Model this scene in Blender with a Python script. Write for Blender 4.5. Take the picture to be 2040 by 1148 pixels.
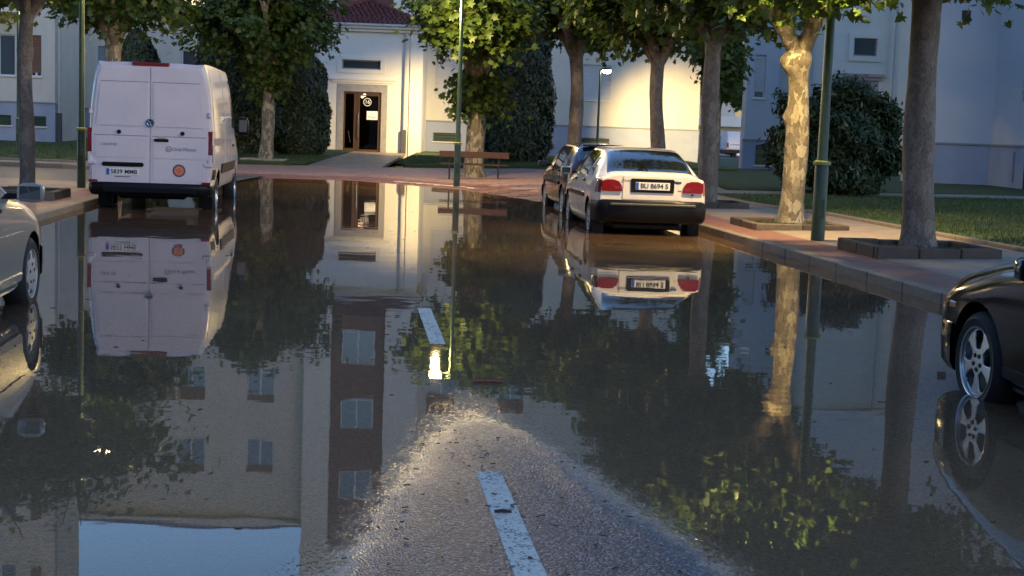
import bpy, bmesh, math, random
import numpy as np
from mathutils import Matrix, Vector, Euler

for o in list(bpy.data.objects):
    bpy.data.objects.remove(o, do_unlink=True)
SC = bpy.context.scene
COL = SC.collection

# ------------------------------------------------------------------ camera, sky, sun, exposure
cam_data = bpy.data.cameras.new("camera")
cam = bpy.data.objects.new("camera", cam_data)
COL.objects.link(cam)
cam_data.sensor_width = 36.0
cam_data.lens = 36.0 * 2830.0 / 2040.0
cam_data.clip_start = 0.05
cam_data.clip_end = 3000.0
cam.matrix_world = (Matrix.Translation((0, 0, 1.5)) @ Matrix.Rotation(math.pi / 2 - math.radians(6.267), 4, 'X')
                    @ Matrix.Rotation(math.radians(2.06), 4, 'Z'))
SC.camera = cam

SUN_ELEV, SUN_ROT = 5.0, 150.0          # low sun behind the camera, already lost behind the roofs
world = bpy.data.worlds.new("World")
SC.world = world
world.use_nodes = True
wn = world.node_tree
bg = wn.nodes["Background"]
sky = wn.nodes.new("ShaderNodeTexSky")
sky.sky_type = 'NISHITA'
sky.sun_disc = False
sky.sun_elevation = math.radians(SUN_ELEV)
sky.sun_rotation = math.radians(SUN_ROT)
sky.altitude = 800
sky.air_density = 1.0
sky.dust_density = 0.3
sky.ozone_density = 3.1
wn.links.new(sky.outputs[0], bg.inputs[0])
bg.inputs[1].default_value = 0.15

sun_data = bpy.data.lights.new("sun", 'SUN')
sun_data.energy = 0.03
sun_data.angle = math.radians(40)
sun_data.color = (1.0, 0.86, 0.80)
sun = bpy.data.objects.new("sun", sun_data)
COL.objects.link(sun)
_sd = Vector((math.sin(math.radians(SUN_ROT)) * math.cos(math.radians(12)),
              math.cos(math.radians(SUN_ROT)) * math.cos(math.radians(12)), math.sin(math.radians(12))))
sun.rotation_euler = _sd.to_track_quat('Z', 'Y').to_euler()

SC.view_settings.view_transform = 'Standard'
SC.view_settings.look = 'None'
SC.view_settings.exposure = 1.95
SC.view_settings.gamma = 1.0
SC.view_settings.use_curve_mapping = False
SC.view_settings.use_white_balance = True          # phone white balance: warmer than daylight, so the dusk is not all blue
SC.view_settings.white_balance_temperature = 7100
SC.view_settings.white_balance_tint = 25
SC.cycles.use_denoising = True
SC.cycles.max_bounces = 7
SC.cycles.use_adaptive_sampling = True
SC.cycles.adaptive_threshold = .02
SC.cycles.transparent_max_bounces = 12
SC.cycles.sample_clamp_indirect = 6.0
SC.cycles.caustics_reflective = False
SC.cycles.caustics_refractive = False

# ------------------------------------------------------------------ helpers
RNG = random.Random(7)


class MB:
    """collects shapes, builds one mesh object"""
    def __init__(s):
        s.v, s.f, s.m = [], [], []

    def add(s, verts, faces, mi=0):
        n = len(s.v)
        s.v += [tuple(p) for p in verts]
        s.f += [tuple(i + n for i in f) for f in faces]
        s.m += [mi] * len(faces)
        return s

    def box(s, x0, x1, y0, y1, z0, z1, mi=0, bev=0.0):
        if bev <= 0:
            v = [(x, y, z) for z in (z0, z1) for y in (y0, y1) for x in (x0, x1)]
            return s.add(v, [(0, 2, 3, 1), (4, 5, 7, 6), (0, 1, 5, 4), (2, 6, 7, 3), (0, 4, 6, 2), (1, 3, 7, 5)], mi)
        b = min(bev, (x1 - x0) * .49, (y1 - y0) * .49, (z1 - z0) * .49)
        bm = bmesh.new()
        r = bmesh.ops.create_cube(bm, size=1.0)
        for w in bm.verts:
            w.co = Vector(((x0 + x1) / 2 + w.co.x * (x1 - x0), (y0 + y1) / 2 + w.co.y * (y1 - y0), (z0 + z1) / 2 + w.co.z * (z1 - z0)))
        bmesh.ops.bevel(bm, geom=list(bm.edges), offset=b, segments=1, affect='EDGES', profile=0.5)
        bm.verts.index_update()
        s.add([w.co[:] for w in bm.verts], [[w.index for w in f.verts] for f in bm.faces], mi)
        bm.free()
        return s

    def tube(s, path, radii, n=10, mi=0, cap=True):
        path = [Vector(p) for p in path]
        if not hasattr(radii, '__len__'):
            radii = [radii] * len(path)
        rings = []
        t0 = (path[1] - path[0]).normalized()
        ref = Vector((1, 0, 0)) if abs(t0.x) < .8 else Vector((0, 1, 0))
        for i, p in enumerate(path):
            t = (path[min(i + 1, len(path) - 1)] - path[max(i - 1, 0)]).normalized()
            a = (ref - t * ref.dot(t)).normalized()
            b = t.cross(a)
            ref = a
            rings.append([p + (a * math.cos(2 * math.pi * k / n) + b * math.sin(2 * math.pi * k / n)) * radii[i] for k in range(n)])
        v = [q for r in rings for q in r]
        f = []
        for i in range(len(rings) - 1):
            for k in range(n):
                k2 = (k + 1) % n
                f.append((i * n + k, i * n + k2, (i + 1) * n + k2, (i + 1) * n + k))
        if cap:
            f.append(tuple(reversed(range(n))))
            f.append(tuple((len(rings) - 1) * n + k for k in range(n)))
        return s.add(v, f, mi)

    def lathe(s, prof, n=24, axis='Z', mi=0, c=(0, 0, 0)):
        """prof: list of (r, h) along the axis"""
        v = []
        for r, h in prof:
            for k in range(n):
                a = 2 * math.pi * k / n
                x, y = r * math.cos(a), r * math.sin(a)
                if axis == 'Z':
                    v.append((c[0] + x, c[1] + y, c[2] + h))
                elif axis == 'Y':
                    v.append((c[0] + x, c[1] + h, c[2] - y))
                else:
                    v.append((c[0] + h, c[1] + x, c[2] + y))
        f = []
        for i in range(len(prof) - 1):
            for k in range(n):
                k2 = (k + 1) % n
                f.append((i * n + k, i * n + k2, (i + 1) * n + k2, (i + 1) * n + k))
        return s.add(v, f, mi)

    def prism(s, pts, h0, h1, axis='Z', mi=0):
        """closed polygon pts (ccw) extruded between h0 and h1"""
        n = len(pts)
        def P(p, h):
            return {'Z': (p[0], p[1], h), 'Y': (p[0], h, p[1]), 'X': (h, p[0], p[1])}[axis]
        v = [P(p, h0) for p in pts] + [P(p, h1) for p in pts]
        f = [tuple(reversed(range(n))), tuple(range(n, 2 * n))]
        f += [(i, (i + 1) % n, n + (i + 1) % n, n + i) for i in range(n)]
        return s.add(v, f, mi)

    def build(s, name, mats, parent=None, M=None, smooth=False, fix=True):
        me = bpy.data.meshes.new(name)
        me.from_pydata(s.v, [], s.f)
        if not isinstance(mats, (list, tuple)):
            mats = [mats]
        for m in mats:
            me.materials.append(m)
        if len(mats) > 1:
            me.polygons.foreach_set("material_index", s.m)
        if fix:
            bm = bmesh.new()
            bm.from_mesh(me)
            bmesh.ops.recalc_face_normals(bm, faces=bm.faces)
            bm.to_mesh(me)
            bm.free()
        if smooth:
            shade(me, 40 if smooth is True else smooth)
        me.update()
        return link(name, me, parent, M)


def shade(me, ang):
    me.polygons.foreach_set("use_smooth", [True] * len(me.polygons))
    bm = bmesh.new()
    bm.from_mesh(me)
    lim = math.radians(ang)
    for e in bm.edges:
        if len(e.link_faces) == 2 and e.calc_face_angle(0) > lim:
            e.smooth = False
    bm.to_mesh(me)
    bm.free()


def link(name, data, parent=None, M=None):
    o = bpy.data.objects.new(name, data)
    COL.objects.link(o)
    if parent is not None:
        o.parent = parent
    if M is not None:
        o.matrix_local = M
    return o


def tag(o, label=None, cat=None, group=None, kind=None):
    if label: o['label'] = label
    if cat: o['category'] = cat
    if group: o['group'] = group
    if kind: o['kind'] = kind
    return o


def thing(name, label, cat, loc=(0, 0, 0), rz=0.0, group=None):
    o = bpy.data.objects.new(name, None)
    COL.objects.link(o)
    o.location = loc
    o.rotation_euler = (0, 0, rz)
    return tag(o, label, cat, group)


def copy_tree(o, parent=None):
    c = o.copy()
    COL.objects.link(c)
    if parent is not None:
        c.parent = parent
    for ch in list(o.children):
        copy_tree(ch, c)
    return c


def text(name, s, size, mat, parent, M, align='CENTER', ext=0.002, bold=0.0):
    cu = bpy.data.curves.new("lettering", 'FONT')
    cu.body = s
    cu.size = size
    cu.align_x = align
    cu.align_y = 'CENTER'
    cu.extrude = ext
    cu.offset = bold
    tmp = bpy.data.objects.new("lettering", cu)
    COL.objects.link(tmp)
    dg = bpy.context.evaluated_depsgraph_get()
    me = bpy.data.meshes.new_from_object(tmp.evaluated_get(dg))
    bpy.data.objects.remove(tmp, do_unlink=True)
    me.materials.clear()
    me.materials.append(mat)
    return link(name, me, parent, M)


# ------------------------------------------------------------------ materials
MATS = {}


def mat(name, color, rough=0.6, metal=0.0, spec=None, var=0.0, vscale=3.0, bump=0.0, bscale=40.0, coat=0.0, coords='Object',
        col2=None, stretch=(1, 1, 1), detail=6.0, rough_var=0.0):
    if name in MATS:
        return MATS[name]
    m = bpy.data.materials.new(name)
    m.use_nodes = True
    nt = m.node_tree
    p = nt.nodes["Principled BSDF"]
    p.inputs["Base Color"].default_value = (*color, 1)
    p.inputs["Roughness"].default_value = rough
    p.inputs["Metallic"].default_value = metal
    if spec is not None:
        p.inputs["Specular IOR Level"].default_value = spec
    p.inputs["Coat Weight"].default_value = coat
    p.inputs["Coat Roughness"].default_value = 0.05
    if var > 0 or bump > 0 or col2 or rough_var > 0:
        tc = nt.nodes.new("ShaderNodeTexCoord")
        mp = nt.nodes.new("ShaderNodeMapping")
        mp.inputs["Scale"].default_value = stretch
        nt.links.new(tc.outputs[coords], mp.inputs[0])
    if var > 0 or col2:
        nz = nt.nodes.new("ShaderNodeTexNoise")
        nz.inputs["Scale"].default_value = vscale
        nz.inputs["Detail"].default_value = detail
        nz.inputs["Roughness"].default_value = 0.62
        nt.links.new(mp.outputs[0], nz.inputs["Vector"])
        mr = nt.nodes.new("ShaderNodeMapRange")
        mr.inputs[1].default_value = 0.3
        mr.inputs[2].default_value = 0.7
        nt.links.new(nz.outputs[0], mr.inputs[0])
        mx = nt.nodes.new("ShaderNodeMix")
        mx.data_type = 'RGBA'
        c2 = col2 if col2 else tuple(c * (1 - var) for c in color)
        mx.inputs[6].default_value = (*color, 1)
        mx.inputs[7].default_value = (*c2, 1)
        nt.links.new(mr.outputs[0], mx.inputs[0])
        nt.links.new(mx.outputs[2], p.inputs["Base Color"])
        if rough_var:
            m2 = nt.nodes.new("ShaderNodeMapRange")
            m2.inputs[3].default_value = rough - rough_var
            m2.inputs[4].default_value = rough + rough_var
            nt.links.new(nz.outputs[0], m2.inputs[0])
            nt.links.new(m2.outputs[0], p.inputs["Roughness"])
    if bump > 0:
        nb = nt.nodes.new("ShaderNodeTexNoise")
        nb.inputs["Scale"].default_value = bscale
        nb.inputs["Detail"].default_value = 4
        nt.links.new(mp.outputs[0], nb.inputs["Vector"])
        bp = nt.nodes.new("ShaderNodeBump")
        bp.inputs["Strength"].default_value = min(1.0, bump)
        bp.inputs["Distance"].default_value = 0.01
        nt.links.new(nb.outputs[0], bp.inputs["Height"])
        nt.links.new(bp.outputs[0], p.inputs["Normal"])
    MATS[name] = m
    return m


def emit(name, color, strength):
    m = bpy.data.materials.new(name)
    m.use_nodes = True
    p = m.node_tree.nodes["Principled BSDF"]
    p.inputs["Base Color"].default_value = (.8, .8, .8, 1)
    p.inputs["Emission Color"].default_value = (*color, 1)
    p.inputs["Emission Strength"].default_value = strength
    MATS[name] = m
    return m


STUCCO = mat("stucco", (.62, .60, .54), .9, var=.16, vscale=1.1, stretch=(1, 1, .35), bump=.25, bscale=60)
STUCCO_W = mat("stucco_white", (.72, .70, .65), .9, var=.08, vscale=.9, bump=.2, bscale=60)
STUCCO_C = mat("stucco_cool", (.50, .53, .57), .9, var=.07, vscale=.7, bump=.25, bscale=60)
PLINTH = mat("plinth_paint", (.31, .36, .47), .85, var=.14, vscale=1.2, bump=.25, bscale=50)
TRIM = mat("plinth_trim", (.26, .27, .29), .8, var=.15, vscale=3)
REDPANEL = mat("red_render", (.17, .075, .06), .85, var=.2, vscale=1.5, bump=.2, bscale=50)
MARBLE = mat("grey_marble", (.34, .33, .33), .45, var=.25, vscale=6, detail=9)
STONE = mat("granite_kerb", (.26, .215, .17), .6, var=.35, vscale=9, bump=.3, bscale=120)
STONE2 = mat("border_stone", (.17, .135, .105), .75, var=.4, vscale=8, bump=.5, bscale=70)
STONE2D = mat("border_stone_brown", (.10, .075, .06), .8, var=.4, vscale=8, bump=.5, bscale=70)
CONCRETE = mat("concrete_paving", (.34, .27, .205), .55, var=.3, vscale=2.2, bump=.3, bscale=90, rough_var=.15)
REDPAVE = mat("red_paving", (.27, .13, .105), .5, var=.3, vscale=3.5, bump=.3, bscale=60, rough_var=.15)
PINKPAVE = mat("pink_paving", (.42, .26, .22), .55, var=.25, vscale=3.0, bump=.3, bscale=60)
SOIL = mat("soil", (.07, .055, .035), .95, var=.4, vscale=9, bump=.8, bscale=40)
GRASSBASE = mat("lawn_ground", (.030, .058, .013), .95, col2=(.05, .075, .02), vscale=1.3, bump=.7, bscale=60)
WOOD = mat("bench_wood", (.085, .036, .026), .45, var=.35, vscale=5, stretch=(1, 12, 12), bump=.15, bscale=20)
IRON = mat("dark_iron", (.03, .03, .032), .5, metal=.3)
GREEN = mat("green_paint", (.040, .078, .042), .42, var=.3, vscale=6, bump=.05, bscale=30)
GREENB = mat("green_collar", (.26, .30, .09), .45)
GREYPIPE = mat("grey_pipe", (.42, .43, .45), .5)
DARKPIPE = mat("cast_pipe", (.07, .072, .08), .6, var=.2, vscale=6)
BRONZE = mat("bronze_frame", (.17, .10, .065), .3, metal=.6)
BLACK = mat("black_plastic", (.006, .006, .008), .38, spec=.18, bump=.08, bscale=150)
RUBBER = mat("tyre_rubber", (.016, .016, .017), .75, bump=.1, bscale=80)
CHROME = mat("chrome", (.75, .75, .77), .12, metal=1.0)
ALLOY = mat("alloy", (.55, .55, .58), .28, metal=.9)
HUB = mat("hubcap_plastic", (.50, .49, .48), .4, metal=.3, var=.12, vscale=20)
WHITEP = mat("white_car_paint", (.76, .72, .68), .25, coat=.7, var=.05, vscale=5)
WHITEV = mat("white_van_paint", (.67, .62, .68), .3, coat=.6, var=.10, vscale=2.2, rough_var=.08)
SILVERP = mat("silver_car_paint", (.38, .37, .36), .32, metal=.3, coat=.8, var=.06, vscale=4)
DARKP = mat("maroon_car_paint", (.045, .012, .014), .2, spec=.5, coat=.7)
BLACKP = mat("black_car_paint", (.005, .006, .008), .12, spec=.35, coat=.35)
REDLENS = mat("red_lens", (.20, .008, .008), .12, coat=1.0)
CLEARLENS = mat("clear_lens", (.6, .6, .6), .1, coat=1.0)
AMBER = mat("amber_lens", (.6, .22, .03), .15, coat=1.0)
CARGLASS = mat("car_glass", (.012, .018, .024), .04, spec=1.0, coat=1.0)
CARGLASS.node_tree.nodes["Principled BSDF"].inputs["IOR"].default_value = 1.95
PLATE = mat("plate_white", (.74, .74, .72), .4)
PLATEBLUE = mat("plate_blue", (.02, .08, .45), .4)
INK = mat("plate_ink", (.012, .012, .014), .5)
GREYINK = mat("grey_decal", (.16, .16, .19), .5)
ORANGE = mat("orange_decal", (.60, .16, .08), .5)
NAVY = mat("navy_decal", (.06, .05, .10), .5)
PAPER = mat("paper", (.8, .8, .78), .7)
WHITEMETAL = mat("white_metal", (.62, .64, .66), .45)
SHUTTER = mat("roller_shutter", (.50, .51, .52), .6, var=.06, vscale=4)
SHUTTERB = mat("brown_shutter", (.20, .10, .06), .6, var=.1, vscale=4)
ROOFTILE = mat("clay_tile", (.16, .038, .038), .6, var=.4, vscale=5, bump=.3, bscale=40)
GLASS = mat("window_glass", (.03, .045, .06), .05, spec=1.0, coat=1.0)
BASEGLASS = mat("basement_glass", (.02, .06, .035), .25, spec=.6)
BARK = None
TWIG = mat("wet_twig", (.035, .022, .014), .5)
STICK = mat("reddish_stick", (.24, .06, .025), .4)
MIRRORG = mat("mirror_glass", (.20, .21, .23), .06, metal=1.0)
WARM = (1.0, .79, .33)
LAMPGLOW = emit("lamp_lens_glow", (1.0, .80, .50), 20)
WINGLOW = emit("lit_window_glow", (1.0, .62, .22), .5)
HALLGLOW = emit("added_hall_globe_glow", (1.0, .86, .66), 4.0)


def make_bark(cols=((.115, .095, .068), (.155, .13, .095), (.20, .17, .125), (.30, .26, .185), (.36, .315, .225))):
    m = bpy.data.materials.new("plane_bark")
    m.use_nodes = True
    nt = m.node_tree
    p = nt.nodes["Principled BSDF"]
    p.inputs["Roughness"].default_value = .85
    tc = nt.nodes.new("ShaderNodeTexCoord")
    mp = nt.nodes.new("ShaderNodeMapping")
    mp.inputs["Scale"].default_value = (1, 1, .55)
    nt.links.new(tc.outputs["Object"], mp.inputs[0])
    nd = nt.nodes.new("ShaderNodeTexNoise")
    nd.inputs["Scale"].default_value = 9
    nd.inputs["Detail"].default_value = 4
    nt.links.new(mp.outputs[0], nd.inputs["Vector"])
    va = nt.nodes.new("ShaderNodeVectorMath")
    va.operation = 'MULTIPLY_ADD'
    va.inputs[1].default_value = (.22, .22, .22)
    nt.links.new(nd.outputs["Color"], va.inputs[0])
    nt.links.new(mp.outputs[0], va.inputs[2])
    n1 = nt.nodes.new("ShaderNodeTexVoronoi")
    n1.inputs["Scale"].default_value = 11
    nt.links.new(va.outputs[0], n1.inputs["Vector"])
    sp = nt.nodes.new("ShaderNodeSeparateColor")
    nt.links.new(n1.outputs["Color"], sp.inputs[0])
    r = nt.nodes.new("ShaderNodeValToRGB")
    e = r.color_ramp.elements
    e[0].position = .0; e[0].color = (*cols[0], 1)
    e[1].position = 1.0; e[1].color = (*cols[4], 1)
    for pos, c in ((.30, (*cols[1], 1)), (.62, (*cols[2], 1)), (.74, (*cols[3], 1))):
        k = e.new(pos); k.color = c
    nt.links.new(sp.outputs[0], r.inputs[0])
    nz_ = nt.nodes.new("ShaderNodeTexNoise")
    nz_.inputs["Scale"].default_value = 45
    nz_.inputs["Detail"].default_value = 5
    nt.links.new(mp.outputs[0], nz_.inputs["Vector"])
    mm = nt.nodes.new("ShaderNodeMix")
    mm.data_type = 'RGBA'
    mm.blend_type = 'SOFT_LIGHT'
    mm.inputs[0].default_value = .8
    nt.links.new(r.outputs[0], mm.inputs[6])
    nt.links.new(nz_.outputs[0], mm.inputs[7])
    nt.links.new(mm.outputs[2], p.inputs["Base Color"])
    n2 = nt.nodes.new("ShaderNodeTexNoise")
    n2.inputs["Scale"].default_value = 28
    n2.inputs["Detail"].default_value = 5
    nt.links.new(mp.outputs[0], n2.inputs["Vector"])
    ad = nt.nodes.new("ShaderNodeMath")
    ad.inputs[1].default_value = .0
    nt.links.new(sp.outputs[0], ad.inputs[0])
    nt.links.new(n2.outputs[0], ad.inputs[1])
    bp = nt.nodes.new("ShaderNodeBump")
    bp.inputs["Strength"].default_value = .7
    bp.inputs["Distance"].default_value = .02
    nt.links.new(ad.outputs[0], bp.inputs["Height"])
    nt.links.new(bp.outputs[0], p.inputs["Normal"])
    return m


BARK = make_bark()
BARK_PLAIN = make_bark(((.13, .105, .085), (.15, .12, .10), (.165, .135, .112), (.185, .155, .13), (.205, .175, .15)))


def make_leaf(name, c1, c2, trans=.35):
    m = bpy.data.materials.new(name)
    m.use_nodes = True
    nt = m.node_tree
    p = nt.nodes["Principled BSDF"]
    p.inputs["Roughness"].default_value = .5
    at = nt.nodes.new("ShaderNodeAttribute")
    at.attribute_name = "tint"
    mx = nt.nodes.new("ShaderNodeMix")
    mx.data_type = 'RGBA'
    mx.inputs[6].default_value = (*c1, 1)
    mx.inputs[7].default_value = (*c2, 1)
    nt.links.new(at.outputs["Fac"], mx.inputs[0])
    nt.links.new(mx.outputs[2], p.inputs["Base Color"])
    if trans > 0:
        tr = nt.nodes.new("ShaderNodeBsdfTranslucent")
        hs = nt.nodes.new("ShaderNodeHueSaturation")
        hs.inputs["Value"].default_value = 1.5
        nt.links.new(mx.outputs[2], hs.inputs["Color"])
        nt.links.new(hs.outputs[0], tr.inputs[0])
        ms = nt.nodes.new("ShaderNodeMixShader")
        ms.inputs[0].default_value = trans
        nt.links.new(p.outputs[0], ms.inputs[1])
        nt.links.new(tr.outputs[0], ms.inputs[2])
        nt.links.new(ms.outputs[0], nt.nodes["Material Output"].inputs[0])
    return m


LEAF = make_leaf("plane_leaf", (.034, .070, .012), (.074, .122, .019))
CONIFER = make_leaf("conifer_spray", (.016, .032, .012), (.035, .055, .018), .0)
SHRUB = make_leaf("shrub_leaf", (.016, .040, .012), (.032, .062, .02), .15)
BLADE = make_leaf("grass_blade", (.024, .055, .010), (.055, .095, .02), .2)


def make_asphalt():
    m = bpy.data.materials.new("wet_asphalt")
    m.use_nodes = True
    nt = m.node_tree
    p = nt.nodes["Principled BSDF"]
    tc = nt.nodes.new("ShaderNodeTexCoord")
    n1 = nt.nodes.new("ShaderNodeTexVoronoi")
    n1.inputs["Scale"].default_value = 105
    n1.feature = 'F1'
    nt.links.new(tc.outputs["Object"], n1.inputs["Vector"])
    n3 = nt.nodes.new("ShaderNodeTexNoise")
    n3.inputs["Scale"].default_value = 1.3
    n3.inputs["Detail"].default_value = 6
    nt.links.new(tc.outputs["Object"], n3.inputs["Vector"])
    sep = nt.nodes.new("ShaderNodeSeparateColor")
    nt.links.new(n1.outputs["Color"], sep.inputs[0])
    r = nt.nodes.new("ShaderNodeValToRGB")
    e = r.color_ramp.elements
    e[0].position = 0; e[0].color = (.028, .028, .03, 1)
    e[1].position = 1; e[1].color = (.34, .345, .36, 1)
    k = e.new(.7); k.color = (.09, .09, .09, 1)
    nt.links.new(sep.outputs[0], r.inputs[0])
    mx = nt.nodes.new("ShaderNodeMix")
    mx.data_type = 'RGBA'
    mx.blend_type = 'MULTIPLY'
    mx.inputs[0].default_value = .5
    nt.links.new(r.outputs[0], mx.inputs[6])
    nt.links.new(n3.outputs["Color"], mx.inputs[7])
    gm = nt.nodes.new("ShaderNodeMix")
    gm.data_type = 'RGBA'
    gm.inputs[0].default_value = .65
    nt.links.new(r.outputs[0], gm.inputs[7])
    nt.links.new(mx.outputs[2], gm.inputs[6])
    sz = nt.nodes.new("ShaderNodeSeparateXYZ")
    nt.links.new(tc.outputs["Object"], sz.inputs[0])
    depth_tint = nt.nodes.new("ShaderNodeValToRGB")          # shallows brown, deep tarmac dark: water absorption painted into the colour
    se = depth_tint.color_ramp.elements
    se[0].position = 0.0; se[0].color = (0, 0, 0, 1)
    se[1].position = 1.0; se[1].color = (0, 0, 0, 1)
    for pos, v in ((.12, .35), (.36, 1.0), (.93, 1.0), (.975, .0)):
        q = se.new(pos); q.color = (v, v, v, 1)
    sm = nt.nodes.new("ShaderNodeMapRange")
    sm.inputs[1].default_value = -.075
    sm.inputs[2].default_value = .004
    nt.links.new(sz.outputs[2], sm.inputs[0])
    nt.links.new(sm.outputs[0], depth_tint.inputs[0])
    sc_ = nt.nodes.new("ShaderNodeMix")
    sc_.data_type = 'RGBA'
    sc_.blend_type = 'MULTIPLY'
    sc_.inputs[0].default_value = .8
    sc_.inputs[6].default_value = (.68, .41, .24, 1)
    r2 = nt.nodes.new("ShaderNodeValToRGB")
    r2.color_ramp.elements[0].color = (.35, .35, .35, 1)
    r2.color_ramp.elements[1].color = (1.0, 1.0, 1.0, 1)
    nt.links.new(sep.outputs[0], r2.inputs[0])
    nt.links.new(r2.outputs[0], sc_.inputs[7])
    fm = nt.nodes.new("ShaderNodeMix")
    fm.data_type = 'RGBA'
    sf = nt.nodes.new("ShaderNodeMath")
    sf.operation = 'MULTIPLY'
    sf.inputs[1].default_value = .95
    nt.links.new(depth_tint.outputs[0], sf.inputs[0])
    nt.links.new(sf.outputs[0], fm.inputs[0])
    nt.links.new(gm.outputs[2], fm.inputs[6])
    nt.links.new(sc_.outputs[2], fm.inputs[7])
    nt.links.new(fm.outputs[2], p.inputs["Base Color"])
    sx = nt.nodes.new("ShaderNodeSeparateXYZ")
    nt.links.new(tc.outputs["Object"], sx.inputs[0])
    wet = nt.nodes.new("ShaderNodeMapRange")
    wet.inputs[1].default_value = -.001
    wet.inputs[2].default_value = .009
    wet.inputs[3].default_value = .0
    wet.inputs[4].default_value = 1.0
    nt.links.new(sx.outputs[2], wet.inputs[0])
    rg_ = nt.nodes.new("ShaderNodeMapRange")
    rg_.inputs[3].default_value = .26
    rg_.inputs[4].default_value = .40
    nt.links.new(wet.outputs[0], rg_.inputs[0])
    nt.links.new(rg_.outputs[0], p.inputs["Roughness"])
    p.inputs["Specular IOR Level"].default_value = .42
    bp = nt.nodes.new("ShaderNodeBump")
    sg_ = nt.nodes.new("ShaderNodeMapRange")
    sg_.inputs[3].default_value = .25
    sg_.inputs[4].default_value = .8
    nt.links.new(wet.outputs[0], sg_.inputs[0])
    nt.links.new(sg_.outputs[0], bp.inputs["Strength"])
    bp.inputs["Distance"].default_value = .007
    inv = nt.nodes.new("ShaderNodeMath")
    inv.operation = 'MULTIPLY_ADD'
    inv.inputs[1].default_value = -1
    inv.inputs[2].default_value = 1
    nt.links.new(n1.outputs["Distance"], inv.inputs[0])
    nt.links.new(inv.outputs[0], bp.inputs["Height"])
    nt.links.new(bp.outputs[0], p.inputs["Normal"])
    return m


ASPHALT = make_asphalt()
def make_paint():
    m = bpy.data.materials.new("road_paint")
    m.use_nodes = True
    nt = m.node_tree
    p = nt.nodes["Principled BSDF"]
    p.inputs["Roughness"].default_value = .8
    p.inputs["Specular IOR Level"].default_value = .12
    tc = nt.nodes.new("ShaderNodeTexCoord")
    vo = nt.nodes.new("ShaderNodeTexVoronoi")
    vo.inputs["Scale"].default_value = 105
    nz = nt.nodes.new("ShaderNodeTexNoise")
    nz.inputs["Scale"].default_value = 9
    nz.inputs["Detail"].default_value = 8
    for q in (vo, nz):
        nt.links.new(tc.outputs["Object"], q.inputs["Vector"])
    sp = nt.nodes.new("ShaderNodeSeparateColor")
    nt.links.new(vo.outputs["Color"], sp.inputs[0])
    ad = nt.nodes.new("ShaderNodeMath")
    ad.operation = 'MULTIPLY_ADD'
    ad.inputs[1].default_value = 1.3
    nt.links.new(nz.outputs[0], ad.inputs[0])
    nt.links.new(sp.outputs[0], ad.inputs[2])
    r = nt.nodes.new("ShaderNodeValToRGB")
    e = r.color_ramp.elements
    e[0].position = .0; e[0].color = (.86, .75, .61, 1)
    e[1].position = 1.0; e[1].color = (.10, .10, .10, 1)
    for pos, c in ((.62, (.78, .69, .57, 1)), (.74, (.60, .54, .46, 1)), (.80, (.20, .19, .18, 1))):
        k = e.new(pos); k.color = c
    dv = nt.nodes.new("ShaderNodeMath")
    dv.operation = 'MULTIPLY'
    dv.inputs[1].default_value = .5
    nt.links.new(ad.outputs[0], dv.inputs[0])
    nt.links.new(dv.outputs[0], r.inputs[0])
    nt.links.new(r.outputs[0], p.inputs["Base Color"])
    bp = nt.nodes.new("ShaderNodeBump")
    bp.inputs["Strength"].default_value = .35
    bp.inputs["Distance"].default_value = .003
    nt.links.new(vo.outputs["Distance"], bp.inputs["Height"])
    nt.links.new(bp.outputs[0], p.inputs["Normal"])
    return m


LINEPAINT = make_paint()


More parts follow.
